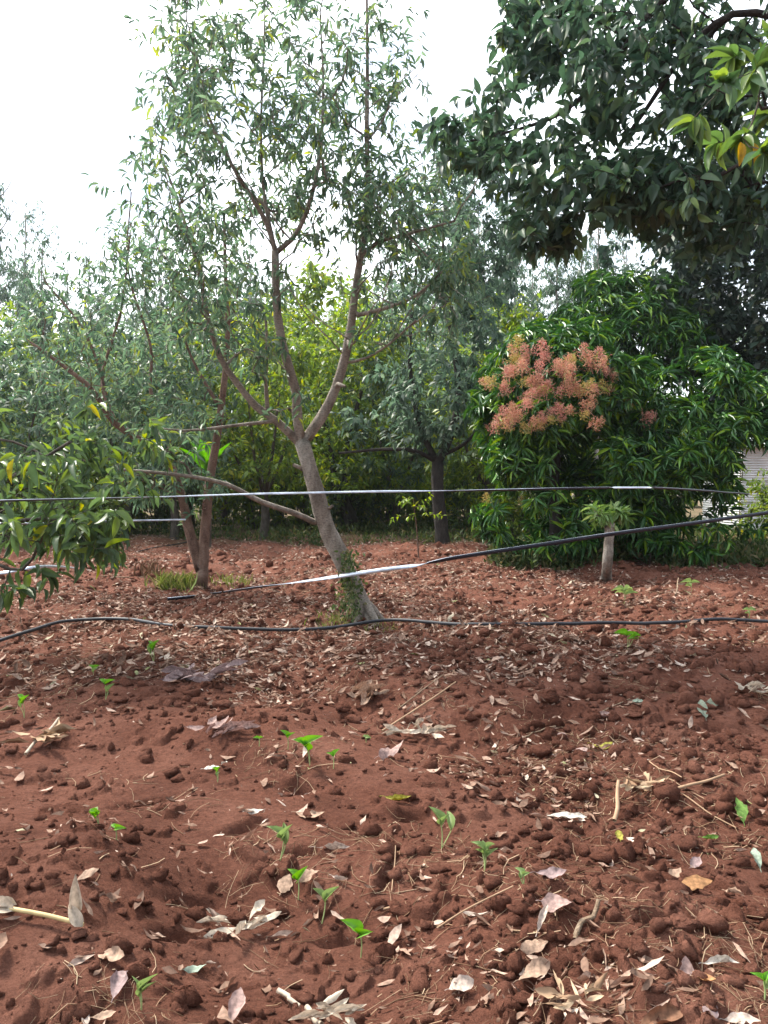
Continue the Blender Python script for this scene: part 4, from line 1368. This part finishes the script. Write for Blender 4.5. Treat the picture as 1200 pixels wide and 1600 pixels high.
# back strip of weeds
n = 5200
wy = 20.0 + 12 * rgz.random(n)
wx = (rgz.random(n) - .5) * 2 * wy * .62
m_ = (noise(wx, wy, 2.2, 31) + noise(wx, wy, .8, 32) * .7 > 0.02) | ((wx > 3.4) & (rgz.random(n) < .6))
wx, wy = wx[m_], wy[m_]
ny_ = 3600
my_ = 14.3 + 3.6 * rgz.random(ny_)
mx_ = (rgz.random(ny_) * 620 + 775 - 600) / F * my_
mk = noise(mx_, my_, .9, 33) + .12 * (my_ - 14.6) > -.1
wx, wy = np.concatenate([wx, mx_[mk]]), np.concatenate([wy, my_[mk]])
n = len(wx)
k = 7
X = np.repeat(wx, k) + .12 * rgz.normal(size=n * k)
Y = np.repeat(wy, k) + .12 * rgz.normal(size=n * k)
pos = np.stack([X, Y, ground_z(X, Y) - .02 + np.where(rgz.random(n * k) < .5, .25 * rgz.random(n * k), 0)], -1)
v, qd = lay_leaves(DIAMOND, pos, np.stack([.6 * rgz.normal(size=n * k), .6 * rgz.normal(size=n * k), np.ones(n * k) * .9], -1), rgz.normal(size=(n * k, 3)) + np.array([0, -.4, .5]), .06 + .18 * rgz.random(n * k) ** 1.5, .03 + .05 * rgz.random(n * k))
tag(obj('undergrowth', mesh('undergrowth', v, qd, M['weed'])), 'patchy weeds and grass under the trees along the back of the plot', 'undergrowth', None, 'stuff')

# ------------------------------------------------------------------ leaf litter and straw
rl = np.random.default_rng(99)


def litter_tpl(seed, rows=7, cols=5):
    """dry leaf: ragged outline, sides rolled in, bent and twisted along its length"""
    r = np.random.default_rng(seed)
    t = np.linspace(0, 1, rows)
    pw = 0.8 + .35 * r.random()
    wd = np.maximum(np.sin(math.pi * np.clip(t, 0, 1) ** pw) ** (0.7 + .4 * r.random()), .03)
    c = np.linspace(-.5, .5, cols)
    side = np.stack([1 + .34 * (r.random(rows) - .5), 1 + .34 * (r.random(rows) - .5)])
    Y0 = wd[:, None] * c[None] * np.where(c[None] < 0, side[0][:, None], side[1][:, None])
    roll = (r.random() * 2.6 - .5) + .9 * (r.random(rows) - .5)
    th_ = Y0 * roll[:, None] * 2.0
    Y = np.where(np.abs(th_) > 1e-4, np.sin(th_) / np.where(np.abs(roll[:, None]) < .05, .1, 2 * roll[:, None]), Y0)
    Y = np.where(np.abs(roll[:, None]) < .05, Y0, Y)
    Z = np.abs(Y0) * np.sin(np.abs(th_) * .5) * np.sign(roll[:, None]) * .45
    Z = Z + .05 * (r.random((rows, cols)) - .5) * (wd[:, None] + .2)
    cur = (r.random() - .35) * 2.2
    X = np.repeat(t[:, None], cols, 1)
    if abs(cur) > .05:
        Z = Z + (1 - np.cos(cur * (X - .5))) / cur
        X = .5 + np.sin(cur * (X - .5)) / cur
    tw = (r.random() - .5) * 2.2 * (X - .5)
    Y, Z = Y * np.cos(tw) - Z * np.sin(tw), Y * np.sin(tw) + Z * np.cos(tw)
    Y = Y + (r.random() - .5) * 0.9 * ((X - .5) ** 2 - .25)
    V = np.stack([X, Y, Z], -1).reshape(-1, 3)
    V[:, 2] -= np.percentile(V[:, 2], 25)
    i = np.arange(rows - 1)[:, None] * cols + np.arange(cols - 1)[None]
    return V, np.stack([i, i + cols, i + cols + 1, i + 1], -1).reshape(-1, 4)


TPL = [litter_tpl(s, 5, 3) for s in range(24)]
nl = 120000
ld = 1.7 + 21.5 * rl.random(nl) ** 0.9
la = (rl.random(nl) - .5) * R(66)
lx, ly = ld * np.sin(la), ld * np.cos(la)
dens = np.clip(0.30 + 1.1 * noise(lx, ly, .9, 41) + .8 * noise(lx, ly, .35, 42), 0, 1)
dens *= np.where(ly < 5.2, np.clip(.16 + .8 * np.clip((lx + .1) / .9, 0, 1), .1, .9), 1.0)
dens = np.clip(dens + .65 * np.exp(-((lx + .6) ** 2 / 6 + (ly - 7.6) ** 2 / 2.2)) + np.where(ly > 5.6, .22, 0) - np.where((lx > 2.2) & (ly > 6), .22, 0), .03, 1)
kp = rl.random(nl) < dens
lx, ly = lx[kp], ly[kp]
n = len(lx)
pos = np.stack([lx, ly, ground_z(lx, ly) + .009 + .0013 * ly], -1)
e = .03
gn = np.stack([-(ground_z(lx + e, ly) - ground_z(lx - e, ly)) / (2 * e), -(ground_z(lx, ly + e) - ground_z(lx, ly - e)) / (2 * e), np.ones(n)], -1)
gn = nrm(np.clip(gn, -1, 1) + .2 * rl.normal(size=(n, 3)))
ax = rl.normal(size=(n, 3))
ax = nrm(ax - gn * (ax * gn).sum(1, keepdims=True))
ln = (.016 + .105 * rl.random(n) ** 2.1) * np.where(ly < 4.5, .85, 1.1)
wd = ln * (.12 + .36 * rl.random(n) ** 1.4)
A = Acc()
tp_ = rl.integers(0, len(TPL), n)
for s in range(len(TPL)):
    k = tp_ == s
    A.add(*lay_leaves(TPL[s], pos[k], ax[k], gn[k], ln[k], wd[k]))
tag(obj('leaf_litter', A.mesh('leaf_litter', M['litter'], True)), 'scattered dry fallen leaves and leaf scraps over the red soil', 'leaf litter', None, 'stuff')

ns_ = 34000
sd_ = 1.7 + 11 * rl.random(ns_) ** 1.1
sa_ = (rl.random(ns_) - .5) * R(64)
sx, sy = sd_ * np.sin(sa_), sd_ * np.cos(sa_)
ds = np.clip(.12 + 1.5 * noise(sx, sy, .5, 51) + .25 * np.clip(sx, 0, 1), .03, 1)
kp = rl.random(ns_) < ds
sx, sy = sx[kp], sy[kp]
A = Acc()
for k in range(len(sx)):
    a = rl.random() * 6.28
    l = .02 + .16 * rl.random() ** 2.4
    u = np.linspace(-.5, .5, 4)
    cvx = (rl.random() - .5) * l * .6
    x = sx[k] + l * u * math.cos(a) - cvx * (u ** 2) * math.sin(a) * 2
    y = sy[k] + l * u * math.sin(a) + cvx * (u ** 2) * math.cos(a) * 2
    z = ground_z(x, y) + .003 + .004 * rl.random() + rl.random() * .03 * (u + .5) * (rl.random() < .3)
    A.add(*tube(np.stack([x, y, z], -1), (.0003 + .0011 * rl.random() ** 2) * (1 + .16 * sy[k]), 3))
tag(obj('straw_litter', A.mesh('straw_litter', M['straw'])), 'fine straw, root fibres and thin stalks strewn over the soil', 'straw', None, 'stuff')


# ------------------------------------------------------------------ single things on the soil
def m_per_px(p):
    return float(np.linalg.norm(p - np.array([0, 0, CAM_H]))) / F


def fallen(px, py, lpx, yaw, col, label, asp=.42, rise=0.15, seed=None):
    p = G(px, py, .012)
    L_ = lpx * m_per_px(p) * 0.95
    s = int(px * 7 + py) if seed is None else seed
    V, Q = litter_tpl(s, 11, 7)
    ax = np.array([math.cos(R(yaw)), math.sin(R(yaw)), rise])
    v, qd = lay_leaves((V, Q), -nrm(ax[None]) * L_ * .5, ax[None], np.array([[0.1, -.35, 1.0]]), np.array([L_]), np.array([L_ * asp * 1.0]))
    lo = v[:, 2].min()
    v[:, 2] -= min(lo, 0) * .7
    # stalk
    e0 = v[3]
    A = Acc()
    A.add(v, qd)
    d_ = -nrm(ax[None])[0] * L_ * .16
    A.add(*tube([e0, e0 + d_ * .5 + [0, 0, .002], e0 + d_], .0014, 4))
    return tag(obj('fallen_leaf', A.mesh('fallen_leaf', M['d_' + col], True), None, p), label, 'leaf', 'fallen leaves lying singly on the soil')


for a in [
    (137, 1368, 32, 30, 'tan', 'tan dry leaf just behind the white upright husk on the yellow stalk', .5, .3),
    (185, 1538, 55, 95, 'mauve', 'flat oval mauve-grey leaf beside the thin yellow-green sprout near the lower left corner', .55, .05),
    (173, 1494, 44, -15, 'tan', 'crumpled tan leaf touching the tip of the oval mauve leaf', .6, .1),
    (135, 1572, 34, 110, 'pale', 'narrow pale leaf curling up left of the yellow-green sprout', .3, .4),
    (163, 1588, 30, 15, 'tan', 'small curled tan leaf under the oval mauve leaf', .4, .1),
    (368, 1578, 48, 80, 'pink', 'pinkish folded leaf standing on edge at the bottom, right of the yellow-green sprout', .55, .5),
    (305, 1516, 32, 12, 'palegreen', 'small pale blue-green leaf lying alone on bare soil', .35, .1),
    (486, 1276, 52, -20, 'tan', 'hooked tan leaf on the bare slope above the leaning curled sprout', .35, .15),
    (446, 1386, 32, 70, 'tan', 'tan folded leaf standing left of the low sprout between two dry leaves', .7, .5),
    (483, 1395, 36, 20, 'tan', 'tan leaf lying right of the low sprout between two dry leaves', .5, .3),
    (721, 1542, 38, 5, 'pale', 'pale round leaf beside the large brown clod at the bottom', .75, .25),
    (612, 1180, 56, 35, 'pink', 'twisted pinkish dry leaf right of the tallest green sprout of the middle', .35, .3),
    (940, 1168, 36, 0, 'yellow', 'yellow-green leaf lying flat among the clods at the right', .34, .05),
    (861, 1383, 48, 0, 'mauve', 'boat-shaped mauve leaf right of the short two-leaved pale sprout', .42, .1),
    (1084, 1387, 60, 12, 'orange', 'large orange-brown leaf on the mound at the right', .36, .15),
    (848, 1441, 50, 60, 'pale', 'slim pale leaf leaning below the boat-shaped mauve leaf', .28, .4),
    (885, 1278, 60, -18, 'white', 'long whitish husk scrap among straw at the right', .25, .1),
    (967, 1308, 20, 80, 'yellow', 'small square lime-yellow leaf among straw', .8, .4),
    (1109, 1310, 26, 0, 'green', 'small bright green oval leaf among straw at the right', .42, .1),
    (1156, 1275, 38, 85, 'green', 'green leaf standing upright near the right border', .45, .8),
    (1182, 1347, 34, 80, 'palegreen', 'pale grey-green leaf near the right border', .5, .5),
    (1086, 1350, 28, 40, 'mauve', 'mauve leaf just above the large orange-brown leaf', .6, .25),
    (1054, 1367, 26, 30, 'tan', 'tan leaf scrap touching the left end of the large orange-brown leaf', .6, .2),
    (1073, 1520, 42, 80, 'pink', 'pink pointed leaf standing between clods at the lower right', .5, .6),
    (1104, 1531, 34, -60, 'orange', 'small orange-brown leaf right of the pink pointed leaf', .55, .3),
    (1128, 1507, 46, -8, 'white', 'rolled whitish leaf above the small orange-brown leaf', .3, .1),
    (1035, 1590, 64, 10, 'brown', 'big brown leaf at the bottom edge right of the large clod', .5, .2),
    (997, 1100, 26, -25, 'palegreen', 'pale bluish leaf lying at the end of a thin stick', .45, .2),
    (1098, 1114, 36, 80, 'greygreen', 'grey-green leaf standing among clods at the right', .45, .6),
    (1117, 1126, 34, 20, 'greygreen', 'grey-green leaf lying against the standing grey-green one', .5, .15),
    (944, 1121, 32, -15, 'pink', 'pinkish leaf left of the pale bluish leaf', .5, .15),
    (350, 1196, 24, -60, 'white', 'white curled leaf standing over the tiny sprout on the left slope', .4, .5),
    (331, 1201, 26, 5, 'white', 'white leaf lying left of the tiny sprout on the left slope', .35, .1),
    (878, 1152, 22, 60, 'pink', 'small square pinkish leaf left of the yellow-green leaf', .8, .3),
    (908, 1175, 22, 10, 'pink', 'small round pink leaf under the yellow-green leaf', .7, .1),
    (622, 1250, 46, -12, 'yellow', 'curved leaf with a yellow end above the narrow crack', .22, .1),
    (400, 1272, 30, 5, 'white', 'thin whitish leaf on the slope left of the hooked tan leaf', .3, .1),
    (520, 1327, 54, -10, 'pale', 'split pale husk strip above the curled loop leaf', .2, .1),
    (532, 1376, 36, -40, 'pale', 'pale leaf curled in a loop left of the narrow crack', .25, .2),
    (872, 1420, 50, -25, 'pink', 'crumpled pinkish leaf under the boat-shaped mauve leaf', .6, .15),
    (835, 1483, 44, 15, 'tan', 'ragged tan leaf lying below the slim pale leaf', .5, .15),
    (1147, 1400, 40, -75, 'tan', 'narrow tan leaf hanging over the mound near the right border', .35, .4),
    (835, 1548, 56, 25, 'tan', 'tan ragged leaf at the bottom near the tangle of roots', .45, .2),
    (1110, 1585, 30, 45, 'mauve', 'mauve leaf at the bottom, right of the big brown leaf', .7, .2),
    (1160, 1598, 44, -20, 'pale', 'pale leaf cut by the bottom edge at the lower right', .45, .2)]:
    fallen(*a)


def stick(x0, y0, x1, y1, r, mat, label, end_lift=0.0, cat='stick', name='dry_stick', knots=0):
    a, b = G(x0, y0, r + .004), G(x1, y1, r + .004)
    b[2] += end_lift
    r *= 0.8
    rs = np.random.default_rng(int(x0 + y0))
    c = catmull([a, a * .66 + b * .34 + rs.normal(size=3) * .006, a * .33 + b * .67 + rs.normal(size=3) * .006, b], .03)
    z = ground_z(c[:, 0], c[:, 1])
    c[:, 2] = np.maximum(c[:, 2], z + r * .3)
    rd = np.linspace(r, r * .75, len(c))
    if knots:
        rd[::knots] *= 1.35
    v, qd = tube(c, rd, 9, rs, .1)
    return tag(obj(name, mesh(name, v - a, qd, M[mat], True), None, a), label, cat, 'dry sticks and stalks on the soil')


for a in [
    (597, 1142, 712, 1072, .008, 'straw', 'longest straight pale stick lying slanted in the middle of the plot', .03),
    (622, 1102, 692, 1062, .006, 'stick', 'second shorter stick parallel behind the longest pale stick', .02),
    (683, 1450, 802, 1398, .004, 'straw', 'long thin bent twig right of the second narrow crack', .03),
    (898, 1468, 935, 1420, .012, 'stick', 'cut piece of thick stalk at the right foreground', .03),
    (1040, 1252, 1132, 1220, .010, 'straw', 'thick pale stalk lying among straw at the right', .03),
    (960, 1282, 966, 1262, .013, 'straw', 'short stalk stub standing upright among straw', .13),
    (599, 1421, 631, 1420, .005, 'straw', 'tiny level piece of stick between the two narrow cracks'),
    (612, 1392, 618, 1345, .003, 'straw', 'thin upright twig beside the narrow crack', .06),
    (434, 1547, 468, 1572, .010, 'husk', 'pale piece of broken maize stalk at the bottom', .0),
    (480, 1574, 503, 1600, .011, 'husk', 'second piece of broken maize stalk at the bottom edge', .0),
    (1030, 1222, 1150, 1300, .004, 'straw', 'long thin straw stalk slanting down towards the upright green leaf', .02),
    (1045, 1218, 1160, 1285, .003, 'straw', 'thin grey straw stalk just above the long one', .02),
    (805, 1160, 868, 1140, .006, 'stick', 'short stick under the clods left of the small square pinkish leaf', .02),
    (150, 908, 228, 898, .014, 'stick', 'pale stick lying on the soil left of the grass tufts'),
    (938, 1112, 992, 1092, .005, 'stick', 'thin stick leading to the pale bluish leaf', .02),
    (1015, 1190, 1065, 1240, .004, 'straw', 'curving thin stalk rising from the thick pale stalk', .08),
    (800, 1420, 876, 1470, .003, 'straw', 'fine straight stem crossing below the boat-shaped mauve leaf', .02),
    (1055, 930, 1060, 915, .012, 'stick', 'short stick standing in the soil right of the stump tree', .12),
    (40, 1178, 92, 1130, .012, 'husk', 'thick pale stalk of the straw heap at the left', .03)]:
    stick(*a)


def husk_pile(px, py, wpx, label, seed, n=7, col='husk'):
    p = G(px, py, .01)
    s = m_per_px(p) * wpx
    rh = np.random.default_rng(seed)
    a_0 = rh.random() * 1.2 - .3
    A = Acc()
    for k in range(int(n * 1.7)):
        L_ = s * (.45 + .4 * rh.random())
        a = a_0 + rh.normal() * .55 + (3.14 if rh.random() < .4 else 0)
        ax = np.array([[math.cos(a), math.sin(a), .02 + .22 * rh.random()]])
        A.add(*lay_leaves(litter_tpl(seed * 31 + k, 8, 5), np.array([[s * .7 * (rh.random() - .5), s * .5 * (rh.random() - .5), .014 + .03 * rh.random()]]), ax, np.array([[rh.normal() * .4, -.5, 1.]]), np.array([L_]), np.array([L_ * (.10 + .24 * rh.random() ** 1.5)])))
    return tag(obj('dry_husk', A.mesh('dry_husk', M[col], True), None, p), label, 'husk', 'crumpled dry husks')


husk_pile(375, 1457, 60, 'crumpled whitish maize husk lying alone in the foreground', 5, 7)
husk_pile(655, 1152, 55, 'heap of pale curled husks below the longest pale stick', 6, 9)
husk_pile(70, 1160, 60, 'matted straw heap at the left', 8, 9, 'straw')
husk_pile(310, 1063, 70, 'grey heap of dry leaves in a hollow on the left', 9, 12, 'd_mauve')
husk_pile(335, 1150, 60, 'mauve dry leaves piled on the left slope above the white leaves', 10, 7, 'd_pink')
husk_pile(520, 1598, 60, 'pale split husks at the bottom edge', 12, 6)
husk_pile(560, 1085, 70, 'tan husks left of the longest pale stick', 13, 8, 'd_tan')
husk_pile(1000, 1240, 60, 'tangle of straw around the upright stalk stub', 14, 9, 'straw')
husk_pile(905, 1580, 55, 'tangle of grey roots and straw by the large clod at the bottom', 15, 8, 'straw')
husk_pile(1185, 1085, 50, 'pale dead tuft standing at the right border', 16, 7)

# yellow stalk with white husks at the lower left
p = G(70, 1412, .012)
root = thing('maize_stalk', 'yellow maize stalk with white papery husks at both ends', 'stalk', p)
a, b = G(15, 1408, .03), G(130, 1416, .03)
v, qd = tube(catmull([a, (a + b) / 2 + [0, 0, .004], b], .03), [.007] * len(catmull([a, (a + b) / 2 + [0, 0, .004], b], .03)), 10)
obj('stem', mesh('stem', v - p, qd, M['stalk'], True), root)
s = m_per_px(p)
for (px, py, ax, L_, W_, nn) in [(122, 1416, (-.05, -.05, 1), 50, 16, (.2, -1, .1)), (128, 1418, (-.4, .2, .45), 34, 16, (.3, -1, .4)), (22, 1410, (-1, .1, .22), 46, 20, (0, -.8, 1)), (26, 1412, (-1, -.2, .1), 40, 14, (.1, -.6, 1))]:
    o_ = G(px, py, .03)
    v, qd = lay_leaves(leaf_tpl(8, .6, .08, .7, 5, .05, int(px)), (o_ - p)[None], np.array([ax], float), np.array([nn], float), np.array([L_ * s]), np.array([W_ * s]))
    obj('husk', mesh('husk', v, qd, M['husk'], True), root)


# seedlings
def seedling(px, py, h, n, label, pale=False, lean=0.0, wide=.5, up=.9, seed=1):
    p = G(px, py, .004)
    s = m_per_px(p)
    rs = np.random.default_rng(int(seed * 100 + px))
    H = h * s * (0.82 + 0.25 * rs.random())
    root = thing('seedling', label, 'seedling', p, 'young seedlings in the soil')
    tops = []
    A = Acc()
    for k in range(max(1, (n + 1) // 2)):
        tp = np.array([lean * H + .12 * H * rs.normal() * (k > 0), .05 * H * rs.normal(), H * (.55 + .12 * rs.random() - .2 * (k > 0))])
        A.add(*tube(catmull([[0, 0, 0], tp * .5 + [.02 * H, 0, .03 * H], tp], H * .1), .0022 if H > .05 else .0016, 6))
        tops += [tp, tp]
    obj('stem', A.mesh('stem', M['stem'], True), root)
    for k in range(n):
        a = k * 2.6 + rs.random() * .8 + (0 if px % 2 else 2.4)
        ax = np.array([[math.cos(a) * .8, math.sin(a) * .6, up * (.75 + .7 * rs.random())]])
        L_ = H * (.38 + .2 * rs.random())
        v, qd = lay_leaves(leaf_tpl(9, 1.3, .2 + .4 * rs.random(), .85, 5, .09, int(px) + k), tops[k][None], ax, np.array([[-math.cos(a) * .6, -.8, .7]]), np.array([L_]), np.array([L_ * wide]))
        obj('leaf', mesh('leaf', v, qd, M['seedling_pale'] if (pale or (k % 3 == 2)) else M['seedling'], True), root)


for a in [
    (564, 1496, 58, 2, 'bright green two-leaved sprout nearest the bottom middle', False, .0, .5, .6),
    (503, 1443, 58, 2, 'slim sprout with a yellowish lower leaf behind the nearest sprout', True, .1, .4, .9),
    (466, 1406, 44, 2, 'low sprout growing between two dry tan leaves', False, .0, .5, .9),
    (438, 1366, 60, 3, 'leaning curled sprout with a grey-green tip', True, .1, .35, 1.0),
    (690, 1326, 56, 3, 'frilly sprout with pale streaked leaves right of the middle', True, .0, .4, 1.1),
    (757, 1360, 56, 5, 'wilted bushy sprout with drooping pale leaves', True, .0, .4, .7),
    (818, 1386, 30, 3, 'short pale sprout left of the boat-shaped mauve leaf', True, .0, .6, .7),
    (484, 1196, 48, 4, 'tallest bright green sprout in the middle of the plot', False, -.1, .5, .7),
    (450, 1171, 32, 2, 'small sprout left of the tallest middle one', False, .0, .5, .9),
    (521, 1201, 30, 2, 'small sprout right of the tallest middle one', False, .0, .5, .9),
    (572, 1160, 14, 3, 'flat grey-green sprout beside the longest pale stick', True, .0, .7, .1),
    (154, 1292, 36, 4, 'many-leaved sprout on the left slope above the yellow maize stalk', False, .0, .6, .4),
    (182, 1312, 26, 2, 'tiny sprout just right of the many-leaved one on the left slope', False, .0, .6, .4),
    (340, 1222, 22, 3, 'tiny sprout below the white curled leaf', False, .0, .5, .6),
    (221, 1578, 42, 3, 'thin yellow-green sprout near the lower left corner', True, .0, .25, 1.5),
    (240, 1036, 34, 3, 'upright sprout at the foot of the bank behind the hollow', False, .0, .4, 1.2),
    (145, 1056, 26, 3, 'sprout at the top of the dark hollow on the left', False, .0, .5, .8),
    (165, 1086, 36, 3, 'pale green sprout right of the dark hollow on the left', False, .0, .45, 1.0),
    (38, 1122, 34, 3, 'sprout nearest the left border', False, .0, .4, 1.1),
    (980, 1016, 34, 5, 'four-leaved bright rosette sprout beside the black hose', False, .0, .42, .35),
    (1195, 1562, 40, 3, 'green sprout cut by the right border near the bottom', False, .0, .5, .8),
    (975, 945, 34, 4, 'pale sprout among clods behind the hose', True, .0, .4, .3),
    (1080, 928, 26, 3, 'low grey-green sprout right of the stump tree', True, .0, .4, .2),
    (405, 1166, 16, 2, 'very small green sprout on the bare slope left of the tallest middle one', False, .0, .5, .3),
    (1170, 962, 20, 3, 'low pale green weed near the right end of the hose', True, .0, .5, .2)]:
    seedling(*a)


# ------------------------------------------------------------------ added air volume standing in for lens glare
hv = np.array([[x, y, z] for x in (-140, 140) for y in (-40, 150) for z in (-1.6, 26)], float)
hq = np.array([[0, 1, 3, 2], [4, 6, 7, 5], [0, 4, 5, 1], [2, 3, 7, 6], [0, 2, 6, 4], [1, 5, 7, 3]])
hm = bpy.data.materials.new('glare_veil')
hm.use_nodes = True
hn = hm.node_tree
hn.nodes.remove(hn.nodes['Principled BSDF'])
pvn = hn.nodes.new('ShaderNodeVolumePrincipled')
pvn.inputs['Color'].default_value = (0.86, 0.94, 1.0, 1)
pvn.inputs['Density'].default_value = 0.0006
pvn.inputs['Anisotropy'].default_value = 0.7
hn.links.new(pvn.outputs[0], hn.nodes['Material Output'].inputs['Volume'])
tag(obj('glare_veil', mesh('glare_veil', hv, hq, hm)), 'added pale air veil standing in for lens glare over the far trees', 'glare_veil', None, 'stuff')
